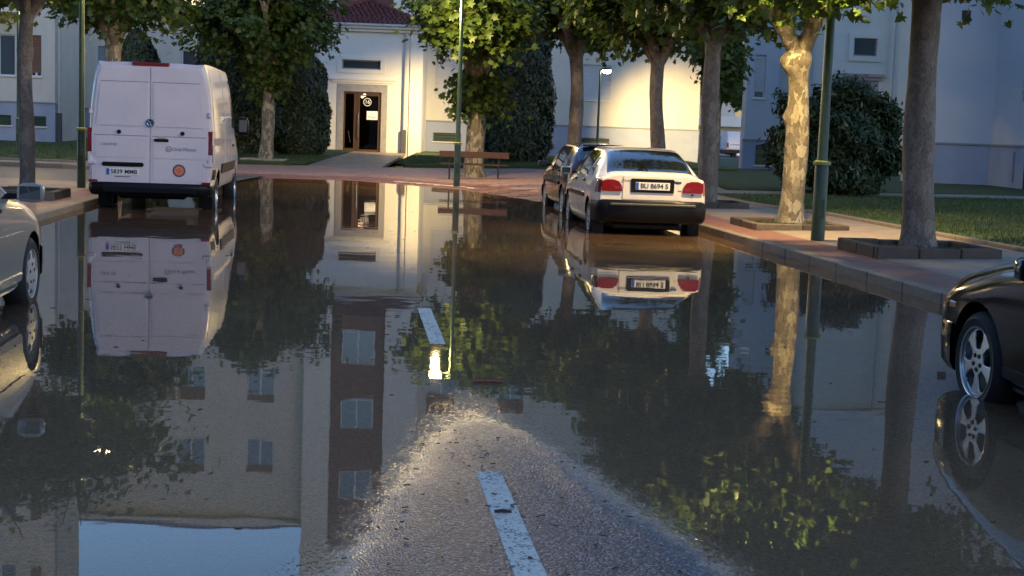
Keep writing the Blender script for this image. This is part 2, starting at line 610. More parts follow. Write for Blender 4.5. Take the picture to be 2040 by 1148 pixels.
def make_water():
    m = bpy.data.materials.new("flood_water")
    m.use_nodes = True
    nt = m.node_tree
    for n in list(nt.nodes):
        if n.type != 'OUTPUT_MATERIAL':
            nt.nodes.remove(n)
    out = nt.nodes["Material Output"]
    tc = nt.nodes.new("ShaderNodeTexCoord")
    mp = nt.nodes.new("ShaderNodeMapping")
    mp.inputs["Scale"].default_value = (1.0, 1.6, 1)
    nt.links.new(tc.outputs["Object"], mp.inputs[0])
    n1 = nt.nodes.new("ShaderNodeTexNoise")
    n1.inputs["Scale"].default_value = 1.6
    n1.inputs["Detail"].default_value = 2.5
    n1.inputs["Roughness"].default_value = .4
    nt.links.new(mp.outputs[0], n1.inputs["Vector"])
    # calm and ruffled patches
    n2 = nt.nodes.new("ShaderNodeTexNoise")
    n2.inputs["Scale"].default_value = .16
    n2.inputs["Detail"].default_value = 1
    nt.links.new(tc.outputs["Object"], n2.inputs["Vector"])
    mr = nt.nodes.new("ShaderNodeMapRange")
    mr.inputs[1].default_value = .4
    mr.inputs[2].default_value = .65
    mr.inputs[3].default_value = .25
    mr.inputs[4].default_value = 1.0
    nt.links.new(n2.outputs[0], mr.inputs[0])
    mu = nt.nodes.new("ShaderNodeMath")
    mu.operation = 'MULTIPLY'
    nt.links.new(n1.outputs[0], mu.inputs[0])
    nt.links.new(mr.outputs[0], mu.inputs[1])
    bp = nt.nodes.new("ShaderNodeBump")
    bp.inputs["Strength"].default_value = 1.0
    bp.inputs["Distance"].default_value = .0020
    nt.links.new(mu.outputs[0], bp.inputs["Height"])
    fr = nt.nodes.new("ShaderNodeFresnel")
    fr.inputs[0].default_value = 1.37
    nt.links.new(bp.outputs[0], fr.inputs["Normal"])
    gl = nt.nodes.new("ShaderNodeBsdfGlossy")
    gl.inputs["Roughness"].default_value = .014
    nt.links.new(bp.outputs[0], gl.inputs["Normal"])
    tr = nt.nodes.new("ShaderNodeBsdfTransparent")
    tr.inputs[0].default_value = (1.0, .94, .85, 1)
    df = nt.nodes.new("ShaderNodeBsdfDiffuse")
    df.inputs[0].default_value = (.58, .34, .20, 1)
    ms = nt.nodes.new("ShaderNodeMixShader")
    ms.inputs[0].default_value = .19
    nt.links.new(tr.outputs[0], ms.inputs[1])
    nt.links.new(df.outputs[0], ms.inputs[2])
    m2 = nt.nodes.new("ShaderNodeMixShader")
    nt.links.new(fr.outputs[0], m2.inputs[0])
    nt.links.new(ms.outputs[0], m2.inputs[1])
    nt.links.new(gl.outputs[0], m2.inputs[2])
    # at the very edge single stones of the tarmac stand out of the water
    vo = nt.nodes.new("ShaderNodeTexVoronoi")
    vo.inputs["Scale"].default_value = 90
    nt.links.new(tc.outputs["Object"], vo.inputs["Vector"])
    vs_ = nt.nodes.new("ShaderNodeSeparateColor")
    nt.links.new(vo.outputs["Color"], vs_.inputs[0])
    pw = nt.nodes.new("ShaderNodeMath")
    pw.operation = 'POWER'
    pw.inputs[1].default_value = 2.2
    nt.links.new(vs_.outputs[0], pw.inputs[0])
    dome = nt.nodes.new("ShaderNodeMath")
    dome.operation = 'MULTIPLY_ADD'
    dome.inputs[1].default_value = -.5
    nt.links.new(vo.outputs["Distance"], dome.inputs[0])
    nt.links.new(pw.outputs[0], dome.inputs[2])
    nlow = nt.nodes.new("ShaderNodeTexNoise")
    nlow.inputs["Scale"].default_value = 7
    nlow.inputs["Detail"].default_value = 4
    nt.links.new(tc.outputs["Object"], nlow.inputs["Vector"])
    addn = nt.nodes.new("ShaderNodeMath")
    addn.operation = 'MULTIPLY_ADD'
    addn.inputs[1].default_value = .8
    nt.links.new(nlow.outputs[0], addn.inputs[0])
    nt.links.new(dome.outputs[0], addn.inputs[2])
    hgt = nt.nodes.new("ShaderNodeMath")
    hgt.operation = 'MULTIPLY'
    hgt.inputs[1].default_value = .0068
    nt.links.new(addn.outputs[0], hgt.inputs[0])
    dp = nt.nodes.new("ShaderNodeAttribute")
    dp.attribute_name = "depth"
    sub = nt.nodes.new("ShaderNodeMath")
    sub.operation = 'SUBTRACT'
    nt.links.new(dp.outputs["Fac"], sub.inputs[0])
    nt.links.new(hgt.outputs[0], sub.inputs[1])
    mk = nt.nodes.new("ShaderNodeMapRange")
    mk.inputs[1].default_value = -.0018
    mk.inputs[2].default_value = .0004
    nt.links.new(sub.outputs[0], mk.inputs[0])
    clr = nt.nodes.new("ShaderNodeBsdfTransparent")
    fin = nt.nodes.new("ShaderNodeMixShader")
    nt.links.new(mk.outputs[0], fin.inputs[0])
    nt.links.new(clr.outputs[0], fin.inputs[1])
    nt.links.new(m2.outputs[0], fin.inputs[2])
    nt.links.new(fin.outputs[0], out.inputs[0])
    return m


WATER = make_water()

# ------------------------------------------------------------------ terrain
FW = Vector((-0.1142, 0.9935, 0)).normalized()       # along the street
RT = Vector((FW.y, -FW.x, 0))                        # to the street's right
O0 = Vector((0.63, 0, 0))
HALF = 5.03
HEAD = math.atan2(FW.y, FW.x)


def rd(a, b, z=0.0):
    p = O0 + FW * a + RT * b
    return (p.x, p.y, z)


def ab(x, y):
    d = Vector((x, y, 0)) - O0
    return d.dot(FW), d.dot(RT)


def shore(x):
    return float(np.interp(x, [-30, -7.6, -4.6, -1.24, 0.7, 2.2, 3.2, 12], [39.5, 39.5, 40.2, 36.6, 31.6, 30.0, 29.0, 24]))


def road_z(x, y):
    a, b = ab(x, y)
    b -= .05
    xx = .075 * (math.sqrt(b * b + .25) - .5)
    c = .055 * (1 - math.exp(-xx / .055))
    if y > 7.28:
        l = -.009 * min(1, (y - 7.28) / 1.2)
        if y > 12.2:
            l -= .052 * (1 - math.exp(-(y - 12.2) * .010 / .052))
    else:
        l = -.008 * (y - 7.28)
    return l - c


def far_z(x, y):
    return .019 * (y - shore(x))


def side_z(x, y):
    """height of the pavements and lawns outside the carriageway"""
    a, b = ab(x, y)
    if b > 0:
        z = .11 + .025 * min(max(b - HALF, 0), 9.0)
        if y > 26:
            t = min(1, (y - 26) / 8)
            z = z * (1 - t) + min(max(.05, far_z(x, y)), .38) * t
    else:
        z = .09 + .016 * min(max(-b - HALF, 0), 12)
        if y > 30:
            t = min(1, (y - 30) / 10)
            z = z * (1 - t) + min(max(.06, far_z(x, y) + .08), .5) * t
    return z


def ground_z(x, y):
    a, b = ab(x, y)
    s = shore(x)
    if y > s - 1:
        zf = min(far_z(x, y), .42)
        if abs(b) > HALF:
            return max(side_z(x, y), min(zf, .5)) if b < 0 else side_z(x, y)
        return zf
    if abs(b) <= HALF:
        return max(road_z(x, y), far_z(x, y))
    return side_z(x, y)


def value_noise(nx, ny, cells, rng):
    g = rng.random((cells[0] + 2, cells[1] + 2))
    X = np.linspace(0, cells[0], nx)[:, None]
    Y = np.linspace(0, cells[1], ny)[None, :]
    xi, yi = X.astype(int), Y.astype(int)
    fx, fy = X - xi, Y - yi
    fx, fy = fx * fx * (3 - 2 * fx), fy * fy * (3 - 2 * fy)
    return (g[xi, yi] * (1 - fx) * (1 - fy) + g[xi + 1, yi] * fx * (1 - fy) + g[xi, yi + 1] * (1 - fx) * fy + g[xi + 1, yi + 1] * fx * fy)


def sheet(name, us, vs, pf, m, kind='structure', parent=None, smooth=True, thick=0.0):
    """a grid surface: pf(u, v) -> point"""
    V = [pf(u, v) for u in us for v in vs]
    n = len(vs)
    Fc = [(i * n + j, (i + 1) * n + j, (i + 1) * n + j + 1, i * n + j + 1) for i in range(len(us) - 1) for j in range(n - 1)]
    if thick > 0:
        k = len(V)
        loop = [j for j in range(n)] + [i * n + n - 1 for i in range(1, len(us))] + \
               [(len(us) - 1) * n + j for j in range(n - 2, -1, -1)] + [i * n for i in range(len(us) - 2, 0, -1)]
        V += [(V[i][0], V[i][1], V[i][2] - thick) for i in loop]
        L = len(loop)
        Fc += [(loop[i], loop[(i + 1) % L], k + (i + 1) % L, k + i) for i in range(L)]
    me = bpy.data.meshes.new(name)
    me.from_pydata(V, [], Fc)
    bm = bmesh.new(); bm.from_mesh(me); bmesh.ops.recalc_face_normals(bm, faces=bm.faces)
    if sum(f.normal.z for f in bm.faces) < 0:
        bmesh.ops.reverse_faces(bm, faces=bm.faces)
    bm.to_mesh(me); bm.free()
    me.materials.append(m)
    if smooth:
        shade(me, 35)
    o = link(name, me, parent)
    if kind: o['kind'] = kind
    return o


def lin(a, b, step):
    n = max(1, int(round(abs(b - a) / step)))
    return [a + (b - a) * i / n for i in range(n + 1)]


# base ground to the horizon
def base_pf(u, v):
    x, y = u, v
    z = -.32 if (abs(ab(x, y)[1]) < 14 and y < 45) else -.1
    if y > 75 or abs(x) > 40: z = -.05
    return (x, y, z - .05)
sheet("ground", [-1500, -300, -80, -40, -24, -12, 0, 12, 24, 40, 80, 300, 1500], [-400, -80, -10, 0, 10, 20, 30, 40, 50, 60, 75, 130, 300, 2500], base_pf, GRASSBASE)

# carriageway, crowned; fine grid near the camera where the tarmac stands out of the water
nrng = np.random.default_rng(3)
A_ = lin(1.5, 3.6, .3)[:-1] + lin(3.6, 8.2, .028)[:-1] + lin(8.2, 14, .15)[:-1] + lin(14, 42.5, .6)
B_ = lin(-HALF, -1.6, .25)[:-1] + lin(-1.6, 1.7, .028)[:-1] + lin(1.7, HALF, .25)
fineN = nrng.random((len(A_), len(B_)))
lowN = value_noise(len(A_), len(B_), (60, 50), nrng)
lowN2 = value_noise(len(A_), len(B_), (16, 12), nrng)
idx = {}
def road_pf(i, j):
    a, b = A_[i], B_[j]
    p = rd(a, b)
    z = max(road_z(p[0], p[1]), far_z(p[0], p[1]) - .01)
    z += (fineN[i, j] - .5) * .0022 + (lowN[i, j] - .5) * .0018 + (lowN2[i, j] - .5) * .0045
    return (p[0], p[1], z)
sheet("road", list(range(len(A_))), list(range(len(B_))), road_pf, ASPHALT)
# side street on the left beyond the van
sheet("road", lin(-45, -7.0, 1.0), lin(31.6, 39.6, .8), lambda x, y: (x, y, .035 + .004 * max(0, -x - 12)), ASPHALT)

AA_, BB_ = np.array(A_), np.array(B_)
RZ_ = np.array([[road_pf(i, j)[2] for j in range(len(B_))] for i in range(len(A_))])
def road_surf(a, b):
    i = int(np.clip(np.searchsorted(AA_, a) - 1, 0, len(A_) - 2)); j = int(np.clip(np.searchsorted(BB_, b) - 1, 0, len(B_) - 2))
    u = (a - AA_[i]) / (AA_[i + 1] - AA_[i]); v = (b - BB_[j]) / (BB_[j + 1] - BB_[j])
    return float(RZ_[i, j] * (1 - u) * (1 - v) + RZ_[i + 1, j] * u * (1 - v) + RZ_[i, j + 1] * (1 - u) * v + RZ_[i + 1, j + 1] * u * v)
# painted centre dashes
def dash(a0, a1, name="road_marking", zmin=-9):
    us = lin(a0, a1, .028)
    vs = lin(-.055, .055, .0275)
    r = random.Random(int(a0 * 10))
    jit = [r.uniform(-.0012, .0012) for _ in us]
    def pf(i, j):
        a, b = us[i], vs[j]
        p = rd(a, b + (jit[i] if j in (0, len(vs) - 1) else 0))
        return (p[0], p[1], max(road_surf(a, b) + .0022, zmin))
    o = sheet(name, list(range(len(us))), list(range(len(vs))), pf, LINEPAINT, thick=.008)
    return o
dash(3.6, 6.17)
dash(9.95, 11.92, zmin=.0012)      # thick old paint, just breaking the surface
dash(15.6, 17.6)
dash(21.4, 23.4)

# the flood
def water_pf(u, v):
    return (u, v, 0.0)
wx = lin(-16, -2.0, 1.0)[:-1] + lin(-2.0, 2.6, .06)[:-1] + lin(2.6, 8, 1.0)
wy = lin(-1.0, 3.5, .5)[:-1] + lin(3.5, 9.0, .06)[:-1] + lin(9.0, 42.5, 1.0)
wo = sheet("water", wx, wy, water_pf, WATER)
att = wo.data.attributes.new("depth", 'FLOAT', 'POINT')
vals = []
for v_ in wo.data.vertices:
    d_ = -road_z(v_.co.x, v_.co.y) if (3.5 < v_.co.y < 9.0 and -2.0 < v_.co.x < 2.6) else .1
    vals.append(min(d_, .1))
att.data.foreach_set("value", vals)

# right pavement: red strip along the kerb, concrete beyond
YR0, YR1 = 6.0, 31.0
def rp(b0, b1, m, name, a0, a1, zoff=0.0, th=.3, step=.5):
    return sheet(name, lin(a0, a1, step), lin(b0, b1, max(.2, (b1 - b0) / 6)),
                 lambda a, b: (rd(a, b)[0], rd(a, b)[1], side_z(*rd(a, b)[:2]) + zoff), m, thick=th)
rp(HALF + .16, HALF + .78, REDPAVE, "pavement", 2, 30.5)
rp(HALF + .78, HALF + 3.0, CONCRETE, "pavement", 2, 36)
# left pavement
rp(-HALF - .75, -HALF - .14, REDPAVE, "pavement", 4, 31.5)
rp(-HALF - 5.2, -HALF - .75, CONCRETE, "pavement", 4, 31.5)
rp(-HALF - 30, -HALF - 5.2, GRASSBASE, "lawn", 4, 31.0)


def kerb(side, a0, a1, top_w=.16, h=.36, L=1.0):
    root = bpy.data.objects.new("kerb", None)
    COL.objects.link(root)
    root['kind'] = 'structure'
    a = a0
    k = 0
    r = random.Random(5 + side)
    base = {}
    while a < a1:
        l = L + r.uniform(-.06, .06)
        x, y, _ = rd(a + l / 2, side * (HALF + top_w / 2))
        z0 = side_z(x, y)
        z1 = side_z(*rd(a + l, side * (HALF + top_w / 2))[:2])
        mb = MB().box(-l / 2 + .006, l / 2 - .006, -top_w / 2, top_w / 2, -h, .006, 0, .014)
        M = Matrix.Translation((x, y, z0 + r.uniform(-.003, .004))) @ Matrix.Rotation(HEAD + r.uniform(-.004, .004), 4, 'Z')
        mb.build("kerb_stone", STONE, root, M)
        a += l
        k += 1
    return root
kerb(1, 4.0, 29.5)
kerb(-1, 9.0, 31.5)

# far pavement: sloping red paving that dips under the flood, then pink paving up to the lawns
def fz(x, y, off=0.0):
    return (x, y, min(far_z(x, y), .42) + off)
def far_band(name, x0, x1, y0f, y1f, m, off=0.0, nx=30, ny=8):
    us = lin(x0, x1, (x1 - x0) / nx)
    vs = lin(0, 1, 1 / ny)
    return sheet(name, us, vs, lambda x, t: fz(x, y0f(x) * (1 - t) + y1f(x) * t, off), m)
far_band("pavement", -26, 3.4, lambda x: shore(x) - 2.0, lambda x: shore(x) + 2.4, REDPAVE, .012)
far_band("pavement", -26, 5.5, lambda x: shore(x) + 2.4, lambda x: max(shore(x) + 2.6, float(np.interp(x, [-26, -9, -6.3, -4, 0, 5.5], [46.2, 46.2, 47.5, 48, 48, 44]))), PINKPAVE, .010)
# kerb line drawn between the dipped red band and the pink paving, individual slabs near the shore
slab_root = bpy.data.objects.new("pavement", None)
COL.objects.link(slab_root)
slab_root['kind'] = 'structure'
slab_me = {}
for key, m in (("r", REDPAVE), ("p", PINKPAVE)):
    o = MB().box(-.245, .245, -.195, .195, -.03, .012, 0, .008).build("paving_slab", m, slab_root)
    slab_me[key] = o.data
    bpy.data.objects.remove(o, do_unlink=True)
sr = random.Random(11)
nslab = 0
for row in range(7):
    for i in range(42):
        x = -9.4 + i * .5 + (row % 2) * .25
        if x > 2.6 or nslab >= 290:
            continue
        y = shore(x) + .15 + row * .62
        dydx = (shore(x + .2) - shore(x - .2)) / .4
        if abs(dydx) > .5 and row > 5:
            continue
        key = "r" if row < 3 else "p"
        yy = shore(x) + .15 + row * .40 * math.sqrt(1 + dydx * dydx) if True else y
        o = link("paving_slab", slab_me[key], slab_root)
        o.location = (x, yy, min(far_z(x, yy), .42) + .014 + sr.uniform(-.003, .004))
        tilt = math.atan(.019)
        sh = Matrix(((1, 0, 0), (dydx * .98, 1, 0), (0, 0, 1)))
        o.rotation_euler = (tilt, 0, 0 if abs(dydx) < .1 else math.atan(dydx) * .92)
        nslab += 1

PALEK = mat("glare_pale_kerb", (.62, .58, .52), .35, var=.15, vscale=5, bump=.2, bscale=60)  # pale strip added at the shore; lamp glare is put into its colour
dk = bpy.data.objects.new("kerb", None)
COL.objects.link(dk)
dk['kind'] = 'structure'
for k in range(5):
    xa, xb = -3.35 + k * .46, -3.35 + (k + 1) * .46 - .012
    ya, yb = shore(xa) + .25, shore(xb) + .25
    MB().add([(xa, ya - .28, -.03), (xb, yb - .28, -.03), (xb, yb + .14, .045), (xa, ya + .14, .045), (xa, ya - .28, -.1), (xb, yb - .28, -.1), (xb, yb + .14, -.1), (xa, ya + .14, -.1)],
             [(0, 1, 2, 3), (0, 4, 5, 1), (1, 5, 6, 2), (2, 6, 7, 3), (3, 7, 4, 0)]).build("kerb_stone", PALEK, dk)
# door path and lawns of the main building
GZ = .40
def flat(name, pts, z, m, th=.12, kind='structure'):
    mb = MB().prism(pts, z - th, z)
    o = mb.build(name, m)
    o['kind'] = kind
    return o
sheet("path", lin(-6.9, -4.5, .4), lin(46.5, 61.4, 1.0), lambda x, y: fz(x + (y - 47) * -.02, y, .02), CONCRETE, thick=.1)
def lawn_pf(x, y):
    return fz(x, y, .07)
lawnA = sheet("lawn", lin(-13.5, -7.0, .5), lin(46.6, 61.2, .8), lambda x, y: lawn_pf(x - (0.15 * max(0, 49.5 - y) if x > -8 else 0), y), GRASSBASE, thick=.15)
lawnB = sheet("lawn", lin(-4.3, 7.6, .6), lin(49.0, 64.6, .8), lambda x, y: lawn_pf(x + (0.12 * max(0, 53 - y) if x < -3.7 else 0), y), GRASSBASE, thick=.15)
lawnC = sheet("lawn", lin(-40, -13.6, 1.0), lin(42.2, 64, 1.0), lambda x, y: fz(x, y, .09 + .06 * min(1, (y - 42) / 10)), GRASSBASE, thick=.2)
MB().box(-40, -12.6, 39.65, 39.95, -.1, .17, 0, .02).box(-40, -13.0, 41.8, 42.15, -.1, .21, 0, .02).build("kerb", STONE)['kind'] = 'structure'
sheet("pavement", lin(-40, -9, 1.0), lin(39.95, 42.0, .5), lambda x, y: (x, y, .15 - .10 * min(1, max(0, (x + 13) / 4))), CONCRETE, thick=.15)

# right lawns with a cross path
lawnD = sheet("lawn", lin(2.0, 34.5, .6), lin(HALF + 3.16, HALF + 22, .7),
              lambda a, b: (rd(a, b)[0], rd(a, b)[1], side_z(*rd(a, b)[:2]) + .04), GRASSBASE, thick=.2)
sheet("path", lin(34.5, 36.2, .5), lin(HALF + 2.8, HALF + 22, .7), lambda a, b: (rd(a, b)[0], rd(a, b)[1], side_z(*rd(a, b)[:2]) + .02), CONCRETE, thick=.2)
lawnE = sheet("lawn", lin(36.2, 54.0, .8), lin(HALF + 4.4, HALF + 22, .7),
              lambda a, b: (rd(a, b)[0], rd(a, b)[1], side_z(*rd(a, b)[:2]) + .04), GRASSBASE, thick=.2)
kb = MB()
for a in lin(2.0, 33.5, 1.0):
    x, y, _ = rd(a + .5, HALF + 3.08)
    kb2 = MB().box(-.49, .49, -.05, .05, -.2, .05, 0, .01)
    Mx = Matrix.Translation((x, y, side_z(x, y))) @ Matrix.Rotation(HEAD, 4, 'Z')
    kb.add([tuple(Mx @ Vector(p)) for p in kb2.v], kb2.f)
kb.build("kerb", STONE)['kind'] = 'structure'


def grass(name, lab, n, sampler, zf, h=.07, seed=1):
    r = np.random.default_rng(seed)
    P = np.array([sampler(r) for _ in range(n)])
    Z = np.array([zf(p[0], p[1]) for p in P])
    ang = r.random(n) * 2 * np.pi
    hh = h * (.5 + r.random(n))
    w = .006 + .006 * r.random(n)
    lean = (r.random((n, 2)) - .5) * h * .9
    V = np.zeros((n, 3, 3))
    V[:, 0, 0] = P[:, 0] - np.cos(ang) * w; V[:, 0, 1] = P[:, 1] - np.sin(ang) * w; V[:, 0, 2] = Z
    V[:, 1, 0] = P[:, 0] + np.cos(ang) * w; V[:, 1, 1] = P[:, 1] + np.sin(ang) * w; V[:, 1, 2] = Z
    V[:, 2, 0] = P[:, 0] + lean[:, 0]; V[:, 2, 1] = P[:, 1] + lean[:, 1]; V[:, 2, 2] = Z + hh
    tint = np.repeat(r.random(n), 3)
    o = tri_mesh(name, V.reshape(-1, 3), np.arange(n * 3).reshape(-1, 3), BLADE, tint)
    o['kind'] = 'stuff'
    o['label'] = lab
    o['category'] = 'grass'
    return o


def tri_mesh(name, V, T, m, tint, parent=None):
    me = bpy.data.meshes.new(name)
    nv, nt = len(V), len(T)
    me.vertices.add(nv)
    me.vertices.foreach_set("co", np.asarray(V, dtype=np.float32).ravel())
    me.loops.add(nt * 3)
    me.loops.foreach_set("vertex_index", np.asarray(T, dtype=np.int32).ravel())
    me.polygons.add(nt)
    me.polygons.foreach_set("loop_start", np.arange(0, nt * 3, 3, dtype=np.int32))
    me.update(calc_edges=True)
    at = me.attributes.new("tint", 'FLOAT', 'POINT')
    at.data.foreach_set("value", np.asarray(tint, dtype=np.float32))
    me.materials.append(m)
    return link(name, me, parent)


def right_lawn_sample(r):
    a = 8 + 26.3 * (r.random() ** 1.3)
    b = HALF + 3.2 + 9 * r.random()
    return rd(a, b)[:2]
grass("grass", "short dark lawn grass beside the kerb-side plane trees", 90000, right_lawn_sample, lambda x, y: side_z(x, y) + .035, .05, 2)
grass("grass", "strip of short grass on both sides of the door path", 26000,
      lambda r: ((-13 + 6.0 * r.random(), 46.7 + 7 * r.random()) if r.random() < .45 else (-4.2 + 9 * r.random(), 49.2 + 8 * r.random())),
      lambda x, y: fz(x, y)[2] + .065, .06, 3)
grass("grass", "short grass under the windows of the balcony block", 14000, lambda r: (-28 + 14 * r.random(), 42.3 + 12 * r.random()),
      lambda x, y: fz(x, y, .09 + .06 * min(1, (y - 42) / 10))[2], .07, 4)

# ------------------------------------------------------------------ buildings
def wall_mesh(x0, x1, z0, z1, holes, depth=.2, back=.35):
    """front wall facing -y with real openings (reveals of the given depth)"""
    xs = sorted(set([x0, x1] + [h[0] for h in holes] + [h[1] for h in holes]))
    zs = sorted(set([z0, z1] + [h[2] for h in holes] + [h[3] for h in holes]))
    xs = [x for x in xs if x0 <= x <= x1]
    zs = [z for z in zs if z0 <= z <= z1]
    mb = MB()
    def inside(cx, cz):
        return any(h[0] < cx < h[1] and h[2] < cz < h[3] for h in holes)
    for i in range(len(xs) - 1):
        for j in range(len(zs) - 1):
            if not inside((xs[i] + xs[i + 1]) / 2, (zs[j] + zs[j + 1]) / 2):
                mb.add([(xs[i], 0, zs[j]), (xs[i + 1], 0, zs[j]), (xs[i + 1], 0, zs[j + 1]), (xs[i], 0, zs[j + 1])], [(0, 1, 2, 3)])
    for (a, b, c, d) in holes:
        mb.add([(a, 0, c), (b, 0, c), (b, 0, d), (a, 0, d), (a, depth, c), (b, depth, c), (b, depth, d), (a, depth, d)],
               [(0, 4, 5, 1), (1, 5, 6, 2), (2, 6, 7, 3), (3, 7, 4, 0)])
    # ends and top as a shell
    mb.add([(x0, 0, z0), (x0, 0, z1), (x0, back, z1), (x0, back, z0)], [(0, 1, 2, 3)])
    mb.add([(x1, 0, z0), (x1, back, z0), (x1, back, z1), (x1, 0, z1)], [(0, 1, 2, 3)])
    mb.add([(x0, 0, z1), (x1, 0, z1), (x1, back, z1), (x0, back, z1)], [(0, 1, 2, 3)])
    return mb


def window(parent, M, x0, x1, z0, z1, shut=0.0, shutm=None, framem=None, glass=None, sill=True, mull=1, depth=.14, lit=None, bars=0):
    """window part (frame) with pane, sill and roller shutter as sub-parts"""
    f = .05
    mb = MB()
    y = depth
    mb.box(x0, x1, y - .03, y + .03, z0, z0 + f).box(x0, x1, y - .03, y + .03, z1 - f, z1)
    mb.box(x0, x0 + f, y - .03, y + .03, z0 + f, z1 - f).box(x1 - f, x1, y - .03, y + .03, z0 + f, z1 - f)
    for k in range(mull):
        c = x0 + (x1 - x0) * (k + 1) / (mull + 1)
        mb.box(c - .04, c + .04, y - .035, y + .03, z0 + f, z1 - f)
    w = mb.build("window", framem or WHITEMETAL, parent, M, fix=False)
    for k in range(mull + 1):
        a = x0 + f + (x1 - x0 - f) * k / (mull + 1)
        b = x0 + (x1 - x0 - f) * (k + 1) / (mull + 1)
        MB().box(a, b, y - .004, y + .008, z0 + f * .9, z1 - f * .9).build("pane", lit or glass or GLASS, w, fix=False)
    if sill:
        MB().box(x0 - .06, x1 + .06, -.07, depth - .032, z0 - .05, z0 + .004, 0, .008).build("sill", STUCCO_W, w)
    if shut > 0:
        h = (z1 - z0) * shut
        n = max(2, int(h / .075))
        s = MB()
        for k in range(n):
            a = z1 - h + k * h / n
            s.add([(x0 + .01, y - .045, a), (x1 - .01, y - .045, a), (x1 - .01, y - .057, a + h / n * .5), (x0 + .01, y - .057, a + h / n * .5),
                   (x1 - .01, y - .045, a + h / n), (x0 + .01, y - .045, a + h / n)], [(0, 1, 2, 3), (3, 2, 4, 5)])
        s.build("roller_shutter", shutm or SHUTTER, w, fix=False)
    if bars:
        g = MB()
        for k in range(bars):
            zz = z0 + (z1 - z0) * (k + .5) / bars
            g.box(x0 - .03, x1 + .03, -.035, -.01, zz - .012, zz + .012)
        g.build("security_bars", IRON, w, fix=False)
    return w


def facade(root, M, x0, x1, zb, zp, z1, cols, floors, base_cols=(), wm=None, special=None, seed=0, extra_holes=(), trim=True, basewin=(-.52, -.92)):
    """a wall with plinth; cols = (centre, width); floors = sill heights; returns nothing"""
    wm = wm or STUCCO
    r = random.Random(seed)
    holes = list(extra_holes)
    wins = []
    for (c, w, hgt) in cols:
        for k, s in enumerate(floors):
            holes.append((c - w / 2, c + w / 2, s, s + hgt))
            wins.append((c - w / 2, c + w / 2, s, s + hgt, k))
    wall_mesh(x0, x1, zp, z1, holes).build("wall", wm, root, M, fix=False)
    bh = [(c - w / 2, c + w / 2, zp + basewin[1], zp + basewin[0]) for (c, w) in base_cols]
    Mp = M @ Matrix.Translation((0, -.06, 0))
    wall_mesh(x0 - .03, x1 + .03, zb - .3, zp, bh, back=.41).build("plinth", PLINTH, root, Mp, fix=False)
    if trim:
        MB().box(x0 - .06, x1 + .06, -.10, -.002, zp - .035, zp + .035, 0, .01).build("plinth_moulding", TRIM, root, M)
    for (a, b, c, d, k) in wins:
        sp = special(a, b, c, k) if special else {}
        if sp is None: sp = {}
        if not sp:
            sh = r.choice([0, 0, .3, .35, .4, 1.0, .6])
            sp = dict(shut=sh, shutm=SHUTTERB if r.random() < .6 else SHUTTER)
        window(root, M, a, b, c, d, **sp)
    for (a, b, c, d) in bh:
        window(root, Mp, a, b, c, d, glass=BASEGLASS, framem=GREENPAINT_DK, sill=True, mull=0, bars=3)


GREENPAINT_DK = mat("basement_frame", (.03, .07, .045), .5)


def downpipe(parent, x, y, z0, z1, zdark, M=None):
    MB().tube([(x, y, zdark - .02), (x, y, z1)], .05, 10).build("downpipe", GREYPIPE, parent, M, smooth=True)
    MB().box(x - .11, x + .11, y - .07, y + .07, z0, zdark, 0, .02).build("pipe_guard", DARKPIPE, parent, M)


# ---- main apartment block with the entrance wing
main = thing("apartment_building", "long pale rendered apartment block with the lit entrance wing behind the pavement bench", "building", (0, 65, 0))
I4 = Matrix.Identity(4)
def main_special(a, b, c, k):
    x = (a + b) / 2
    if k == 0 and 2.5 < x < 4.5: return dict(shut=1.0, shutm=SHUTTER)
    if k == 0 and -4 < x < -2.5: return dict(shut=1.0, shutm=SHUTTER)
    if k == 0 and x < -17: return dict(shut=1.0, shutm=mat("blue_shutter", (.22, .28, .34), .6))
    if k == 1 and -15.5 < x < -13.5: return dict(shut=.0, lit=WINGLOW)
    if k >= 1: return dict(shut=.32, shutm=SHUTTERB)
    return {}
FL = [3.05, 6.45, 9.85, 13.25]
colsL = [(-18.4, 1.45, 1.65), (-14.7, 1.25, 1.6), (-11.5, 1.25, 1.6)]
colsR = [(-3.15, 1.3, 1.6), (.1, 1.2, 1.6), (3.4, 1.47, 1.6)]
facade(main, I4, -24.0, -9.2, .4, 1.87, 16.9, colsL, FL, [(-18.4, 1.2), (-14.5, 1.0)], special=main_special, seed=1)
facade(main, I4, -4.4, 8.2, .4, 1.87, 16.9, colsR, FL, [(-3.2, 1.25), (3.42, 1.5)], special=main_special, seed=2)
MB().box(-24, -9.2, .36, 12, .0, 16.85).box(-4.4, 8.2, .36, 12, .0, 16.85).build("rear_mass", STUCCO, main)
MB().box(-24.3, -9.45, -.55, 12.3, 16.9, 17.12, 0, .03).box(-4.15, 8.5, -.55, 12.3, 16.9, 17.12, 0, .03).build("cornice", STUCCO_W, main)
MB().prism([(-.5, 17.12), (12.3, 17.12), (6, 19.2)], -24.2, -9.45, 'X').prism([(-.5, 17.12), (12.3, 17.12), (6, 19.2)], -4.15, 8.4, 'X').build("roof", ROOFTILE, main)
